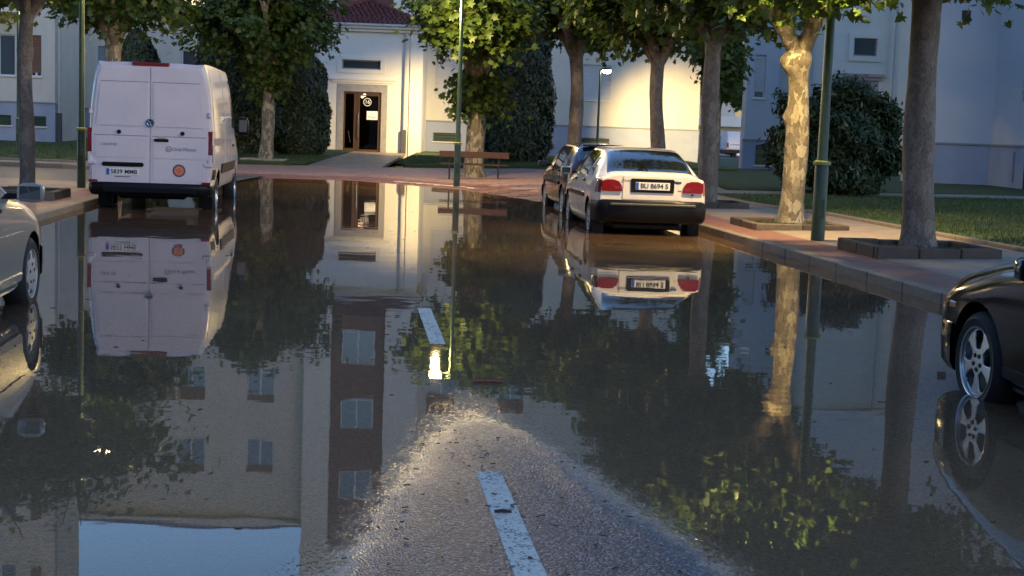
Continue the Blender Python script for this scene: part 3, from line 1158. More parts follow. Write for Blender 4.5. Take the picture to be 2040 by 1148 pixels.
# stair tower above the entrance
tw_h = [(-7.7, -6.2, z, z + 1.4) for z in (7.8, 11.05, 14.3)]
wall_mesh(-9.4, -8.18, 0, 21.0, []).build("tower_pier", STUCCO_W, main, Matrix.Translation((0, -.8, 0)), fix=False)
wall_mesh(-5.72, -4.2, 0, 21.0, []).build("tower_pier", STUCCO_W, main, Matrix.Translation((0, -.8, 0)), fix=False)
wall_mesh(-8.18, -5.72, 5.0, 18.0, tw_h).build("tower_panel", REDPANEL, main, Matrix.Translation((0, -.55, 0)), fix=False)
MB().box(-8.18, -5.72, -.79, -.3, 18.0, 20.9).build("tower_head", STUCCO_W, main)
MB().box(-9.42, -4.18, -.45, 11, .0, 20.95).build("tower_core", STUCCO_W, main)
MB().box(-9.7, -3.9, -1.15, 11.2, 21.0, 21.25, 0, .03).build("tower_cornice", STUCCO_W, main)
for h in tw_h:
    window(main, Matrix.Translation((0, -.72, 0)), h[0], h[1], h[2], h[3], mull=1, shut=0, sill=False, depth=.2)
# entrance wing: front at y=-3.5 (world 61.5)
MW = Matrix.Translation((0, -3.5, 0))
WX0, WX1 = -9.32, -4.18
door_hole = (-7.52, -5.90, .36, 2.98)
top_hole = (-7.62, -5.96, 3.93, 4.33)
wall_mesh(WX0, WX1, .1, 5.65, [(-7.80, -5.64, .1, 3.30), top_hole], depth=.25, back=2.9).build("entrance_wall", STUCCO_W, main, MW, fix=False)
# marble surround set into the wall
for (a, b, c, d) in [(-7.80, -7.52, .1, 2.98), (-5.90, -5.64, .1, 2.98), (-7.80, -5.64, 2.98, 3.30)]:
    n = 3 if d - c > 1 else 1
    for k in range(n):
        z0_, z1_ = c + (d - c) * k / n + (.006 if k else 0), c + (d - c) * (k + 1) / n
        MB().box(a + .002, b - .002, -.03, .28, z0_, z1_, 0, .004).build("door_surround", MARBLE, main, MW)
MB().box(-8.12, -5.28, -.12, .0, 3.46, 3.54, 0, .01).box(-8.02, -5.38, -.07, .0, 3.36, 3.459, 0, .008).build("lintel_moulding", STUCCO_W, main, MW)
fr = MB()
fr.box(-7.82, -5.76, -.05, .0, 3.76, 3.93, 0, .006).box(-7.82, -5.76, -.05, 0, 4.33, 4.48, 0, .006).box(-7.82, -7.62, -.05, 0, 3.931, 4.329).box(-5.96, -5.76, -.05, 0, 3.931, 4.329)
fr.build("window_surround", STUCCO_W, main, MW)
window(main, MW, *top_hole, mull=0, sill=False, depth=.1, glass=GLASS, framem=TRIM)
# pilaster strips and wall edges
for (pa, pb) in ((WX0 - .02, WX0 + .52), (WX1 - .52, WX1 + .02)):
    MB().box(pa, pb, -.08, .0, .1, 5.6, 0, .01).build("pilaster", STUCCO_W, main, MW)
downpipe(main, -8.72, -3.62, .36, 5.55, 1.42)
downpipe(main, -4.89, -3.66, .36, 5.55, 1.42)
# eaves and hipped tiled roof
MB().box(WX0 - .28, WX1 + .28, -.34, 2.9, 5.65, 5.80, 0, .02).box(WX0 - .15, WX1 + .15, -.18, 2.9, 5.52, 5.649, 0, .02).build("eaves_cornice", STUCCO_W, main, MW)
MB().tube([(WX0 - .3, -.40, 5.80), (WX1 + .3, -.40, 5.80)], .06, 10).build("gutter", GREYPIPE, main, MW, smooth=True)
E0, E1, EY, EZ = WX0 - .32, WX1 + .32, -.38, 5.80
PK = Vector(((E0 + E1) / 2, 2.45, 7.02))
roofo = MB().add([(E0, EY, EZ), (E1, EY, EZ), PK, (E0, 2.9, EZ), (E1, 2.9, EZ), (PK.x, 2.9, PK.z)],
                 [(0, 1, 2), (1, 4, 5, 2), (0, 2, 5, 3), (0, 3, 4, 1)]).build("entrance_roof", ROOFTILE, main, MW)
tm = MB()
tv = []
for e in range(2):
    for k in range(7):
        an = math.pi * k / 6
        tv.append((math.cos(an) * (.098 - .012 * e), e * .40, math.sin(an) * .05 + .02))
tm.add(tv, [(k, k + 1, 7 + k + 1, 7 + k) for k in range(6)])
tile_o = tm.build("roof_tile", ROOFTILE, roofo, smooth=True)
tile_me = tile_o.data
bpy.data.objects.remove(tile_o, do_unlink=True)
tr_ = random.Random(4)
sl = (PK - Vector((PK.x, EY, EZ)))
slen = sl.length
nrow = int(slen / .34)
for rr in range(nrow):
    t = rr * .34 / slen
    z = EZ + sl.z * t
    y = EY + sl.y * t
    half = (E1 - E0) / 2 * (1 - t)
    n = int(half * 2 / .205)
    for k in range(n):
        x = PK.x - half + (k + .5) * half * 2 / n
        o = link("roof_tile", tile_me, roofo)
        o.matrix_local = Matrix.Translation((x, y - .02, z + .005 + tr_.uniform(-.006, .006))) @ Matrix.Rotation(math.atan2(sl.z, sl.y), 4, 'X') @ Matrix.Rotation(tr_.uniform(-.03, .03), 4, 'Z')
for s, ex in ((-1, E0), (1, E1)):
    MB().tube([(ex, EY, EZ + .06), PK + Vector((0, 0, .07))], .085, 8).build("hip_ridge", ROOFTILE, roofo, smooth=True)
# glazed door with number and notice
DY = .12
def bar(mb, a, b, c, d, y0=DY - .03, y1=DY + .03):
    mb.box(a, b, y0, y1, c, d, 0, .006)
df = MB()
x0_, x1_, z0_, z1_ = door_hole
bar(df, x0_, x1_, z1_ - .09, z1_); bar(df, x0_, x0_ + .07, z0_, z1_ - .09); bar(df, x1_ - .07, x1_, z0_, z1_ - .09)
bar(df, -7.08, -6.90, z0_, z1_ - .09); bar(df, x0_ + .07, -7.08, z0_, z0_ + .2)
door = df.build("door", BRONZE, main, MW)
def clear_glass(name, tint, refl_ior=1.45):
    m = bpy.data.materials.new(name); m.use_nodes = True
    nt = m.node_tree
    for n in list(nt.nodes):
        if n.type != 'OUTPUT_MATERIAL': nt.nodes.remove(n)
    t = nt.nodes.new("ShaderNodeBsdfTransparent"); t.inputs[0].default_value = (*tint, 1)
    g_ = nt.nodes.new("ShaderNodeBsdfGlossy"); g_.inputs["Roughness"].default_value = .02
    f_ = nt.nodes.new("ShaderNodeFresnel"); f_.inputs[0].default_value = refl_ior
    x_ = nt.nodes.new("ShaderNodeMixShader")
    nt.links.new(f_.outputs[0], x_.inputs[0]); nt.links.new(t.outputs[0], x_.inputs[1]); nt.links.new(g_.outputs[0], x_.inputs[2])
    nt.links.new(x_.outputs[0], nt.nodes["Material Output"].inputs[0])
    return m
DOORGLASS = clear_glass("door_glass", (.42, .36, .32))
lf = MB()
bar(lf, -6.90, -6.82, z0_ + .02, z1_ - .1, DY - .06, DY - .005); bar(lf, x1_ - .13, x1_ - .072, z0_ + .02, z1_ - .1, DY - .06, DY - .005)
bar(lf, -6.82, x1_ - .13, z0_ + .02, z0_ + .16, DY - .06, DY - .005); bar(lf, -6.82, x1_ - .13, z1_ - .17, z1_ - .1, DY - .06, DY - .005)
lf.build("door_leaf", BRONZE, door)
MB().box(x0_ + .07, -7.08, DY - .004, DY + .004, z0_ + .2, z1_ - .09).build("pane", DOORGLASS, door)
MB().box(-6.82, x1_ - .13, DY - .034, DY - .026, z0_ + .16, z1_ - .17).build("pane", DOORGLASS, door)
MB().tube([(-6.86, DY - .13, 1.0), (-6.86, DY - .13, 2.05)], .018, 8).box(-6.875, -6.845, DY - .13, DY - .06, 1.05, 1.08).box(-6.875, -6.845, DY - .13, DY - .06, 1.97, 2.0).build("door_handle", CHROME, door, smooth=True)
MB().tube([(-7.3, DY - .10, 1.3), (-7.22, DY - .10, .95), (-7.2, DY - .1, .8)], .016, 8).build("kick_bar", CHROME, door, smooth=True)
ring = MB().lathe([(.145, 0), (.175, 0), (.175, -.012), (.145, -.012), (.145, 0)], 28, 'Y', c=(-6.5, DY - .045, 2.55)).build("number_ring", PLATE, door, smooth=True)
RXN = Matrix.Rotation(math.pi / 2, 4, 'X')
text("number_sixteen", "16", .22, PLATE, door, Matrix.Translation((-6.5, DY - .055, 2.55)) @ RXN, bold=.004)
MB().box(-6.52, -6.05, DY - .042, DY - .038, 1.80, 2.17).build("paper_notice", PAPER, door)
for i_, (w_, zz) in enumerate([(.10, 1.93), (.07, 1.90), (.26, 1.90), (.22, 1.87)]):
    xx = -6.48 if i_ < 2 else -6.36
    MB().box(xx, xx + w_, DY - .044, DY - .0425, zz, zz + .014).build("notice_print", GREYINK, door)
MB().box(-7.9, -5.55, -.35, .28, .2, .375, 0, .01).build("door_step", MARBLE, main, MW)
# hall behind the glass
hall = MB()
hall.add([(-7.7, .3, .34), (-5.7, .3, .34), (-5.7, 2.6, .34), (-7.7, 2.6, .34), (-7.7, .3, 3.2), (-5.7, .3, 3.2), (-5.7, 2.6, 3.2), (-7.7, 2.6, 3.2)],
         [(0, 1, 2, 3), (4, 7, 6, 5), (3, 2, 6, 7), (0, 3, 7, 4), (1, 5, 6, 2)])
hall.build("hall", mat("hall_panelling", (.16, .085, .05), .4, var=.3, vscale=3), main, MW, fix=False)
for (gx, gy, gz_) in ((-6.72, 1.0, 2.86), (-6.88, 1.5, 2.80)):  # added globes, glowing for the bright lamp reflections in the door glass
    g_ = MB().lathe([(0.001, -.07), (.05, -.05), (.07, 0), (.05, .05), (.001, .07)], 14, 'Z', c=(gx, gy, gz_)).build("added_hall_globe", HALLGLOW, main, MW, smooth=True)
    MB().tube([(gx, gy, gz_ + .06), (gx, gy, 3.2)], .008, 6).build("added_globe_cord", IRON, g_)

# ---- balcony block on the left
left = thing("apartment_building", "pale apartment block with a balcony standing behind the slim knobbly tree by the silver car", "building", (0, 56, 0))
facade(left, I4, -34, -18.15, .45, 1.97, 20.5, [(-20.35, 1.3, 1.6), (-18.9, .45, 1.6), (-24, 1.3, 1.6), (-28, 1.3, 1.6)], [2.98, 6.4, 9.8, 13.2, 16.6],
       [(-20.35, 1.0), (-18.75, .55), (-24, 1.0)], special=lambda a, b, c, k: dict(shut=0 if b - a > 1 else .9, shutm=SHUTTERB), seed=5)
MB().box(-34, -18.15, .36, 3.2, 0, 20.4).build("rear_mass", STUCCO, left)
MB().box(-34.2, -17.9, -.6, 3.6, 20.5, 20.75, 0, .03).build("cornice", STUCCO_W, left)
downpipe(left, -18.02, .12, .45, 20.4, 1.6)
bal = MB().box(-22.6, -19.2, -1.1, .0, 5.35, 5.52, 0, .02).build("balcony", STUCCO_W, left)
for i in range(24):
    x = -22.5 + i * .14
    MB().box(x - .008, x + .008, -1.06, -1.044, 5.52, 6.42).build("baluster", IRON, bal, fix=False)
MB().box(-22.6, -19.2, -1.08, -1.03, 6.42, 6.47).box(-19.24, -19.2, -1.03, 0, 6.42, 6.47).box(-19.24, -19.2, -1.08, -1.03, 5.52, 6.42).build("handrail", IRON, bal)

# ---- right-hand block
right = thing("apartment_building", "bluish pale apartment block beyond the lawn, behind the big rounded shrub", "building", (0, 0, 0))
MA = Matrix.Translation((0, 55, 0))
facade(right, MA, 8.72, 15.4, .2, 1.52, 16.5, [(9.2, .42, 1.65), (10.15, .42, 1.65)], [3.12, 6.5, 9.9, 13.3], [(9.45, .55), (10.3, .4)], wm=STUCCO_C, special=lambda a, b, c, k: dict(shut=.85, shutm=SHUTTER, mull=0), seed=8, basewin=(-.18, -.95))
MB().box(8.74, 15.4, .36, 1.1, 0, 16.4).build("rear_mass", STUCCO_C, right, MA)
ME = Matrix.Translation((0, 53.2, 0))
wall_mesh(11.2, 15.4, .1, 8.6, [(12.3, 13.15, 4.75, 5.4)], back=1.8).build("entrance_wall", STUCCO_W, right, ME, fix=False)
window(right, ME, 12.3, 13.15, 4.75, 5.4, mull=0, sill=False, framem=TRIM, depth=.1)
MB().box(12.12, 13.33, -.06, 0, 4.55, 4.75).box(12.12, 13.33, -.06, 0, 5.4, 5.58).box(12.12, 12.3, -.06, 0, 4.751, 5.399).box(13.15, 13.33, -.06, 0, 4.751, 5.399).build("window_surround", STUCCO_W, right, ME)
MB().box(11.95, 13.5, -.14, 0, 3.98, 4.1, 0, .01).box(12.05, 13.4, -.08, 0, 3.86, 3.979, 0, .01).build("lintel_moulding", mat("pinkish_trim", (.42, .33, .31), .8), right, ME)
MB().box(12.15, 13.3, -.02, .1, .2, 3.85, 0, .01).build("door", MARBLE, right, ME)
downpipe(right, 13.8, 53.06, .2, 8.5, 1.4)
MB().box(11.0, 15.5, -.3, 1.8, 8.6, 8.8, 0, .02).build("eaves_cornice", STUCCO_W, right, ME)
MBk = Matrix.Translation((0, 43.5, 0))
vent = (13.25, 13.53, 5.35, 5.63)
wall_mesh(11.95, 14.42, 1.62, 16.0, [vent], depth=.1).build("wall", STUCCO_C, right, MBk, fix=False)
wall_mesh(11.90, 14.42, -.1, 1.62, [], back=.3).build("plinth", PLINTH, right, MBk @ Matrix.Translation((0, -.06, 0)), fix=False)
MB().box(11.9, 14.40, -.10, -.002, 1.585, 1.655, 0, .01).build("plinth_moulding", TRIM, right, MBk)
vb = MB().box(13.25, 13.53, .05, .1, 5.35, 5.63).build("wall_vent", DARKPIPE, right, MBk)
for k in range(5):
    MB().box(13.26, 13.52, .012, .048, 5.37 + k * .052, 5.385 + k * .052).build("slat", DARKPIPE, vb, fix=False)
MB().box(11.97, 14.4, .36, .9, 0, 15.9).build("rear_mass", STUCCO_C, right, MBk)
# projecting wing, its flank turned to the street
MC = Matrix.Translation((14.42, 43.5, 0)) @ Matrix.Rotation(math.radians(-90 + 12), 4, 'Z')
facade(right, MC, 0, 7.5, .1, 1.62, 16.0, [(6.3, 1.2, 1.5)], [3.2, 6.6, 10], [], special=lambda a, b, c, k: dict(shut=.4, shutm=SHUTTER), seed=9, wm=STUCCO_C,
       extra_holes=[])
MB().box(.02, 7.5, .36, 8, 0, 15.9).build("rear_mass", STUCCO, right, MC)
MB().box(1.38, 1.46, -.10, -.062, .55, 1.45, 0, .01).build("conduit", TRIM, right, MC)
MB().box(1.55, 1.60, -.06, -.01, 2.9, 5.6, 0, .01).build("conduit", GREYPIPE, right, MC)
MB().box(2.0, 3.0, -.09, -.064, .2, 1.35, 0, .01).build("cellar_door", IRON, right, MC)
MB().box(8.5, 16, 54.5, 56.4, 16.5, 16.75, 0, .03).box(11.7, 22, 42.9, 44.8, 16.0, 16.25, 0, .03).build("cornice", STUCCO_W, right)
bal2 = MB().box(2.2, 6.6, -1.1, 0, 6.05, 6.22, 0, .02).build("balcony", STUCCO_W, right, MC)
MB().box(2.2, 6.6, -1.1, -1.05, 6.22, 7.1).build("parapet", STUCCO_W, bal2)

# ---- unseen blocks added beside and behind the viewpoint to block horizon glow
MLft = Matrix.Rotation(math.radians(90 + 6.5), 4, 'Z')
nb1 = thing("apartment_building", "unseen grey block added along the near street, darkening reflections in the black saloon's doors", "building", (-21, 2, 0))
facade(nb1, MLft, -24, 26, .3, 1.8, 16, [(c, 1.4, 1.6) for c in range(-21, 26, 6)], [3.0, 6.4, 9.8, 13.2], [], special=lambda a, b, c, k: dict(shut=.4, shutm=SHUTTERB), seed=21, wm=mat("added_block_grey_render", (.20, .20, .21), .9, var=.2, vscale=1))
MB().box(-24, 26, .36, 8, 0, 15.9).build("rear_mass", STUCCO, nb1, MLft)
MBk2 = Matrix.Rotation(math.radians(180), 4, 'Z')
nb2 = thing("apartment_building", "unseen pale block added across the street's near end, mirrored in the hatchback's rear window", "building", (0, -34, 0))
facade(nb2, MBk2, -26, 26, .3, 1.8, 14, [(c, 1.4, 1.6) for c in range(-23, 26, 6)], [3.0, 6.4, 9.8], [], special=lambda a, b, c, k: dict(shut=.4, shutm=SHUTTERB), seed=22)
MB().box(-26, 26, .36, 8, 0, 13.9).build("rear_mass", STUCCO, nb2, MBk2)

# ---- far block glimpsed through the gap
far = thing("apartment_building", "distant pale block with balcony windows glimpsed in the gap beside the small white van", "building", (0, 140, 0))
facade(far, I4, -2, 40, .3, 1.8, 19, [(c, 1.6, 1.8) for c in (2, 6, 10, 14, 18, 22, 26)], [3.0, 6.3, 9.6, 12.9, 16.0], [], special=lambda a, b, c, k: dict(shut=.25, shutm=SHUTTER), seed=12)
MB().box(-2, 40, .36, 12, 0, 18.9).build("rear_mass", STUCCO, far)
for k, s in enumerate([2.75, 6.05, 9.35, 12.65]):
    b_ = MB().box(16.2, 23.6, -1.3, 0, s, s + .15).build("balcony", STUCCO_W, far)
    MB().box(16.2, 23.6, -1.3, -1.25, s + .15, s + 1.0).build("parapet", STUCCO_W, b_)
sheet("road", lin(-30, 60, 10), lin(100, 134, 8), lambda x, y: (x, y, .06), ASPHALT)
sheet("lawn", lin(7.6, 60, 5), lin(68, 100, 8), lambda x, y: (x, y, .18), GRASSBASE)

# ------------------------------------------------------------------ vehicles
def pchip(xs, ys, q):
    xs = np.asarray(xs, float); ys = np.asarray(ys, float)
    h = np.diff(xs); d = np.diff(ys, axis=0) / h[:, None]
    m = np.zeros_like(ys)
    m[0], m[-1] = d[0], d[-1]
    for i in range(1, len(xs) - 1):
        s = d[i - 1] * d[i]
        w1, w2 = 2 * h[i] + h[i - 1], h[i] + 2 * h[i - 1]
        with np.errstate(divide='ignore', invalid='ignore'):
            v = (w1 + w2) / (w1 / d[i - 1] + w2 / d[i])
        m[i] = np.where(s > 0, v, 0)
    q = float(min(max(q, xs[0]), xs[-1]))
    i = int(min(max(np.searchsorted(xs, q) - 1, 0), len(xs) - 2))
    t = (q - xs[i]) / h[i]
    return ((2 * t ** 3 - 3 * t ** 2 + 1) * ys[i] + (t ** 3 - 2 * t ** 2 + t) * h[i] * m[i]
            + (-2 * t ** 3 + 3 * t ** 2) * ys[i + 1] + (t ** 3 - t ** 2) * h[i] * m[i + 1])


class Shell:
    """a vehicle skin: stations along x, ten control points from sill to roof centre"""
    def __init__(s, stations):
        s.x = [q[0] for q in stations]
        rows = []
        for (x, zb, wb, zw, ww, zbelt, wbelt, zr, wr) in stations:
            dz = zr - zbelt
            z7 = max(zr - .06, zbelt + dz * .6)
            rows.append([0, zb, wb, zb, ww - .03, zb + .10, ww, zw, ww - .012, zbelt - .10, wbelt, zbelt,
                         wbelt * .5 + wr * .5 + .03 * min(1, dz / .4), (zbelt + z7) / 2, wr, z7, wr - .13, max(zr - .014, z7), 0, zr])
        s.rows = rows
        s.cache = {}

    def pt(s, x, v):
        k = round(x, 5)
        if k not in s.cache:
            s.cache[k] = pchip(s.x, s.rows, x).reshape(10, 2)
        c = s.cache[k]
        v = min(max(v, 0), 9)
        i = min(int(v), 8)
        t = v - i
        if i == 0:
            p = c[0] * (1 - t) + c[1] * t
        else:
            p0, p1, p2 = c[i - 1], c[i], c[i + 1]
            p3 = c[i + 2] if i < 8 else np.array([-c[8][0], c[8][1]])
            if i == 1: p0 = p1
            p = .5 * ((2 * p1) + (-p0 + p2) * t + (2 * p0 - 5 * p1 + 4 * p2 - p3) * t * t + (-p0 + 3 * p1 - 3 * p2 + p3) * t ** 3)
        return Vector((x, max(p[0], 0), p[1]))

    def nrm(s, x, v):
        e = .004
        a = s.pt(min(x + e, s.x[-1]), v) - s.pt(max(x - e, s.x[0]), v)
        b = s.pt(x, min(v + .03, 9)) - s.pt(x, max(v - .03, 0))
        n = a.cross(b)
        if n.length < 1e-9: return Vector((0, 0, 1))
        n.normalize()
        if v > 8.9:
            n = Vector((n.x, 0, n.z)).normalized()
        return n if (n.y > 0 or n.z > .5) else -n

    def body(s, name, mats, parent, arches, xstep=.07, vsub=3):
        xs = []
        for a, b in zip(s.x[:-1], s.x[1:]):
            n = max(1, int((b - a) / xstep))
            xs += [a + (b - a) * i / n for i in range(n)]
        xs.append(s.x[-1])
        vs = [i / vsub for i in range(9 * vsub + 1)]
        ring = [(v, 1) for v in vs] + [(v, -1) for v in reversed(vs[1:-1])]
        n = len(ring)
        mb = MB()
        V = []
        for x in xs:
            for v, sd in ring:
                p = s.pt(x, v)
                V.append((p.x, p.y * sd, p.z))
        Fc = [(i * n + k, i * n + (k + 1) % n, (i + 1) * n + (k + 1) % n, (i + 1) * n + k) for i in range(len(xs) - 1) for k in range(n)]
        Fc += [tuple(range(n)), tuple((len(xs) - 1) * n + k for k in reversed(range(n)))]
        mb.add(V, Fc)
        o = mb.build(name, mats, parent)
        cut = MB()
        for (ax, az, ar, yi, yo) in arches:
            for sd in (-1, 1):
                cut.tube([(ax, sd * yi, az), (ax, sd * yo, az)], ar, 32)
        co = cut.build("arch_cutter", [BLACK], None)
        co.matrix_world = Matrix.Identity(4)
        md = o.modifiers.new("arch", 'BOOLEAN')
        md.object = co
        md.operation = 'DIFFERENCE'
        md.solver = 'EXACT'
        try: md.material_mode = 'TRANSFER'
        except Exception: pass
        pm = o.parent
        o.parent = None
        dg = bpy.context.evaluated_depsgraph_get()
        me = bpy.data.meshes.new_from_object(o.evaluated_get(dg))
        o.modifiers.clear()
        old = o.data
        o.data = me
        o.parent = pm
        bpy.data.objects.remove(co, do_unlink=True)
        shade(me, 32)
        return o

    def patch(s, name, m, parent, v0, v1, xa, xb, side=1, off=.005, nx=8, nv=6, both=False, skirt=.012):
        """xa=(x0,x1) at v0, xb=(x0,x1) at v1"""
        V, Fc = [], []
        vv = [v0 + (v1 - v0) * j / nv for j in range(nv + 1)]
        cols = [(v, side) for v in vv]
        if both:
            cols = [(v, 1) for v in vv] + [(v, -1) for v in reversed(vv[:-1])]
        nc = len(cols)
        inner = []
        for i in range(nx + 1):
            t = i / nx
            for v, sd in cols:
                q = (v - v0) / (v1 - v0)
                x = (xa[0] * (1 - q) + xb[0] * q) * (1 - t) + (xa[1] * (1 - q) + xb[1] * q) * t
                p = s.pt(x, v); n = s.nrm(x, v)
                a = p + n * off; b = p - n * skirt
                V.append((a.x, a.y * sd, a.z)); inner.append((b.x, b.y * sd, b.z))
        for i in range(nx):
            for j in range(nc - 1):
                Fc.append((i * nc + j, (i + 1) * nc + j, (i + 1) * nc + j + 1, i * nc + j + 1))
        loop = [j for j in range(nc)] + [i * nc + nc - 1 for i in range(1, nx + 1)] + [nx * nc + j for j in range(nc - 2, -1, -1)] + [i * nc for i in range(nx - 1, 0, -1)]
        k = len(V)
        V += [inner[i] for i in loop]
        L = len(loop)
        Fc += [(loop[i], loop[(i + 1) % L], k + (i + 1) % L, k + i) for i in range(L)]
        return MB().add(V, Fc).build(name, m, parent, smooth=True)


def rim_mesh(R, depth, holes, n=120, dome=.02, inset=.0):
    """disc facing +y with windows cut out; holes = list of (angle, centre radius, radial half, angular half width in metres)"""
    rs = np.concatenate([np.linspace(.0, .28, 5)[1:], np.linspace(.32, .96, 22), [1.0]]) * R
    mb = MB()
    prof = lambda r: inset + dome * (1 - (r / R) ** 2) - (0.0 if r < .93 * R else (r / R - .93) * .12)
    V = [(0, prof(0), 0)]
    for r in rs:
        for k in range(n):
            a = 2 * math.pi * k / n
            V.append((r * math.cos(a), prof(r), r * math.sin(a)))
    Fc = []
    for k in range(n):
        Fc.append((0, 1 + (k + 1) % n, 1 + k))
    edge = []
    for i in range(len(rs) - 1):
        rm = (rs[i] + rs[i + 1]) / 2
        for k in range(n):
            am = 2 * math.pi * (k + .5) / n
            hit = False
            for (ha, hr, hrad, hang, taper) in holes:
                da = (am - ha + math.pi) % (2 * math.pi) - math.pi
                wid = hang * (1 + taper * (rm - hr) / hrad)
                if wid > 0 and ((rm - hr) / hrad) ** 4 + (da * rm / wid) ** 4 < 1:
                    hit = True
                    break
            if not hit:
                a_, b_ = 1 + i * n + k, 1 + i * n + (k + 1) % n
                Fc.append((a_, b_, b_ + n, a_ + n))
    mb.add(V, Fc)
    return mb


def wheel(root, x, y, z, side, r, w, rimr, style, rimmat):
    """tyre with rim as sub-parts; outer face at local +y for side 1"""
    M = Matrix.Translation((x, y, z)) @ (Matrix.Identity(4) if side > 0 else Matrix.Rotation(math.pi, 4, 'Z'))
    t = MB().lathe([(rimr * .96, -w / 2), (rimr, -w / 2 + .0), (r - .045, -w / 2 - .004), (r - .012, -w / 2 + .02), (r, -w / 2 + .045), (r, w / 2 - .045), (r - .012, w / 2 - .02),
                    (r - .045, w / 2 + .004), (rimr + .01, w / 2 - .006), (rimr * .97, w / 2 - .012), (rimr * .96, -w / 2)], 48, 'Y').build("wheel", RUBBER, root, M, smooth=True)
    MB().lathe([(.001, w / 2 - .075), (rimr * .97, w / 2 - .075)], 32, 'Y').build("brake_disc", IRON, t)
    MB().lathe([(rimr * .955, -w / 2), (rimr * .955, w / 2 - .02), (rimr * 1.0, w / 2 - .004), (rimr * 1.03, w / 2 - .002), (rimr * 1.03, w / 2 - .02)], 48, 'Y').build("rim_barrel", rimmat, t, smooth=True)
    if style == 'hubcap':
        holes = [(2 * math.pi * k / 7 + .25, rimr * .80, rimr * .115, rimr * .24, .25) for k in range(7)]
        d = rim_mesh(rimr * .99, .02, holes, dome=.012, inset=w / 2 - .012)
        bolts = [(rimr * .40, 2 * math.pi * k / 5 + .3, .016) for k in range(5)]
    elif style == 'alloy':
        holes = [(2 * math.pi * k / 5 + .32, rimr * .655, rimr * .275, rimr * .235, .28) for k in range(5)]
        d = rim_mesh(rimr * .98, .03, holes, dome=.004, inset=w / 2 - .02)
        bolts = [(rimr * .22, 2 * math.pi * k / 5 + .95, .017) for k in range(5)]
    else:
        holes = [(2 * math.pi * k / 10, rimr * .72, rimr * .10, rimr * .11, 0) for k in range(10)]
        d = rim_mesh(rimr * .99, .02, holes, dome=.03, inset=w / 2 - .05)
        bolts = [(rimr * .35, 2 * math.pi * k / 5, .012) for k in range(5)]
    rim = d.build("rim", rimmat, t, smooth=50, fix=True)
    sol = rim.modifiers.new("thick", 'SOLIDIFY')
    sol.thickness = .012
    sol.offset = -1
    yb = w / 2 + (.004 if style == 'hubcap' else -.008)
    for (br, ba, s_) in bolts:
        MB().lathe([(.001, yb), (s_ * .7, yb), (s_, yb - .012)], 8, 'Y', c=(br * math.cos(ba), 0, br * math.sin(ba))).build("wheel_bolt", IRON if style != 'steel' else CHROME, t)
    return t


def rbox(name, m, parent, x0, x1, y0, y1, z0, z1, bev=.01):
    return MB().box(min(x0, x1), max(x0, x1), min(y0, y1), max(y0, y1), min(z0, z1), max(z0, z1), 0, bev).build(name, m, parent)


def bumper(name, m, parent, outline, z0, z1, bev=.03, inset=.18):
    """outline: list of (x, y>=0) from the side end to the middle; mirrored and thickened inwards"""
    outer = outline + [(x, -y) for x, y in reversed(outline)]
    cx = outline[0][0]
    sgn = 1 if outline[-1][0] > cx else -1
    inn = [(x - sgn * inset * (1 if i else 0), y - (.12 if y > 0 else -.12)) for i, (x, y) in enumerate(outline)]
    inner = inn + [(x, -y) for x, y in reversed(inn)]
    pts = outer + list(reversed(inner))
    bm = bmesh.new()
    n = len(outer)
    prof = [(z0, .04), (z0 + .05, .008), ((z0 + z1) / 2 + .02, 0), (z1 - .04, .004), (z1, .03)]
    rows = []
    for z, ins in prof:
        rows.append([bm.verts.new((x - (sgn * ins if abs(x - cx) > .05 else 0), y - (ins if y > 0 else -ins), z)) for x, y in outer])
    rin = [[bm.verts.new((x, y, z)) for x, y in inner] for z in (z0, z1)]
    for a, b in zip(rows[:-1], rows[1:]):
        for i in range(n - 1):
            bm.faces.new((a[i], a[i + 1], b[i + 1], b[i]))
    for i in range(n - 1):
        bm.faces.new((rows[0][i], rin[0][i], rin[0][i + 1], rows[0][i + 1]))
        bm.faces.new((rows[-1][i], rows[-1][i + 1], rin[1][i + 1], rin[1][i]))
        bm.faces.new((rin[0][i], rin[1][i], rin[1][i + 1], rin[0][i + 1]))
    bmesh.ops.recalc_face_normals(bm, faces=bm.faces)
    me = bpy.data.meshes.new(name)
    bm.to_mesh(me); bm.free()
    me.materials.append(m)
    shade(me, 50)
    return link(name, me, parent)


def door_mirror(parent, S, x, z, side, m, size=(.10, .18, .13)):
    y = S.pt(x, 5).y
    dx, dy, dz = size
    bm = bmesh.new()
    bmesh.ops.create_icosphere(bm, subdivisions=2, radius=1)
    for v in bm.verts:
        c = v.co
        c = Vector([math.copysign(abs(q) ** .6, q) for q in c])
        v.co = Vector((c.x * dx * .6, side * (y + .05 + dy / 2) + c.y * dy / 2, z + c.z * dz / 2))
        if v.co.x < x * 0 - dx * .3: v.co.x = -dx * .3
        v.co.x += x
    me = bpy.data.meshes.new("door_mirror")
    bm.to_mesh(me); bm.free()
    me.materials.append(m); shade(me, 50)
    o = link("door_mirror", me, parent)
    yc = side * (y + .05 + dy / 2)
    MB().box(x - dx * .34 - .004, x - dx * .34, yc - dy * .36, yc + dy * .36, z - dz * .33, z + dz * .33, 0, .001).build("mirror_glass", MIRRORG, o)
    rbox("mirror_arm", BLACK, o, x - .02, x + .05, side * (y - .03), side * (y + .09), z - dz * .35, z - dz * .05, .01)
    return o


RXB = Matrix.Rotation(math.pi / 2, 4, 'X')
# text on a rear face (normal -x, upright, read from behind): local x -> -y, local y -> z
REAR_TXT = Matrix(((0, 0, -1, 0), (-1, 0, 0, 0), (0, 1, 0, 0), (0, 0, 0, 1)))


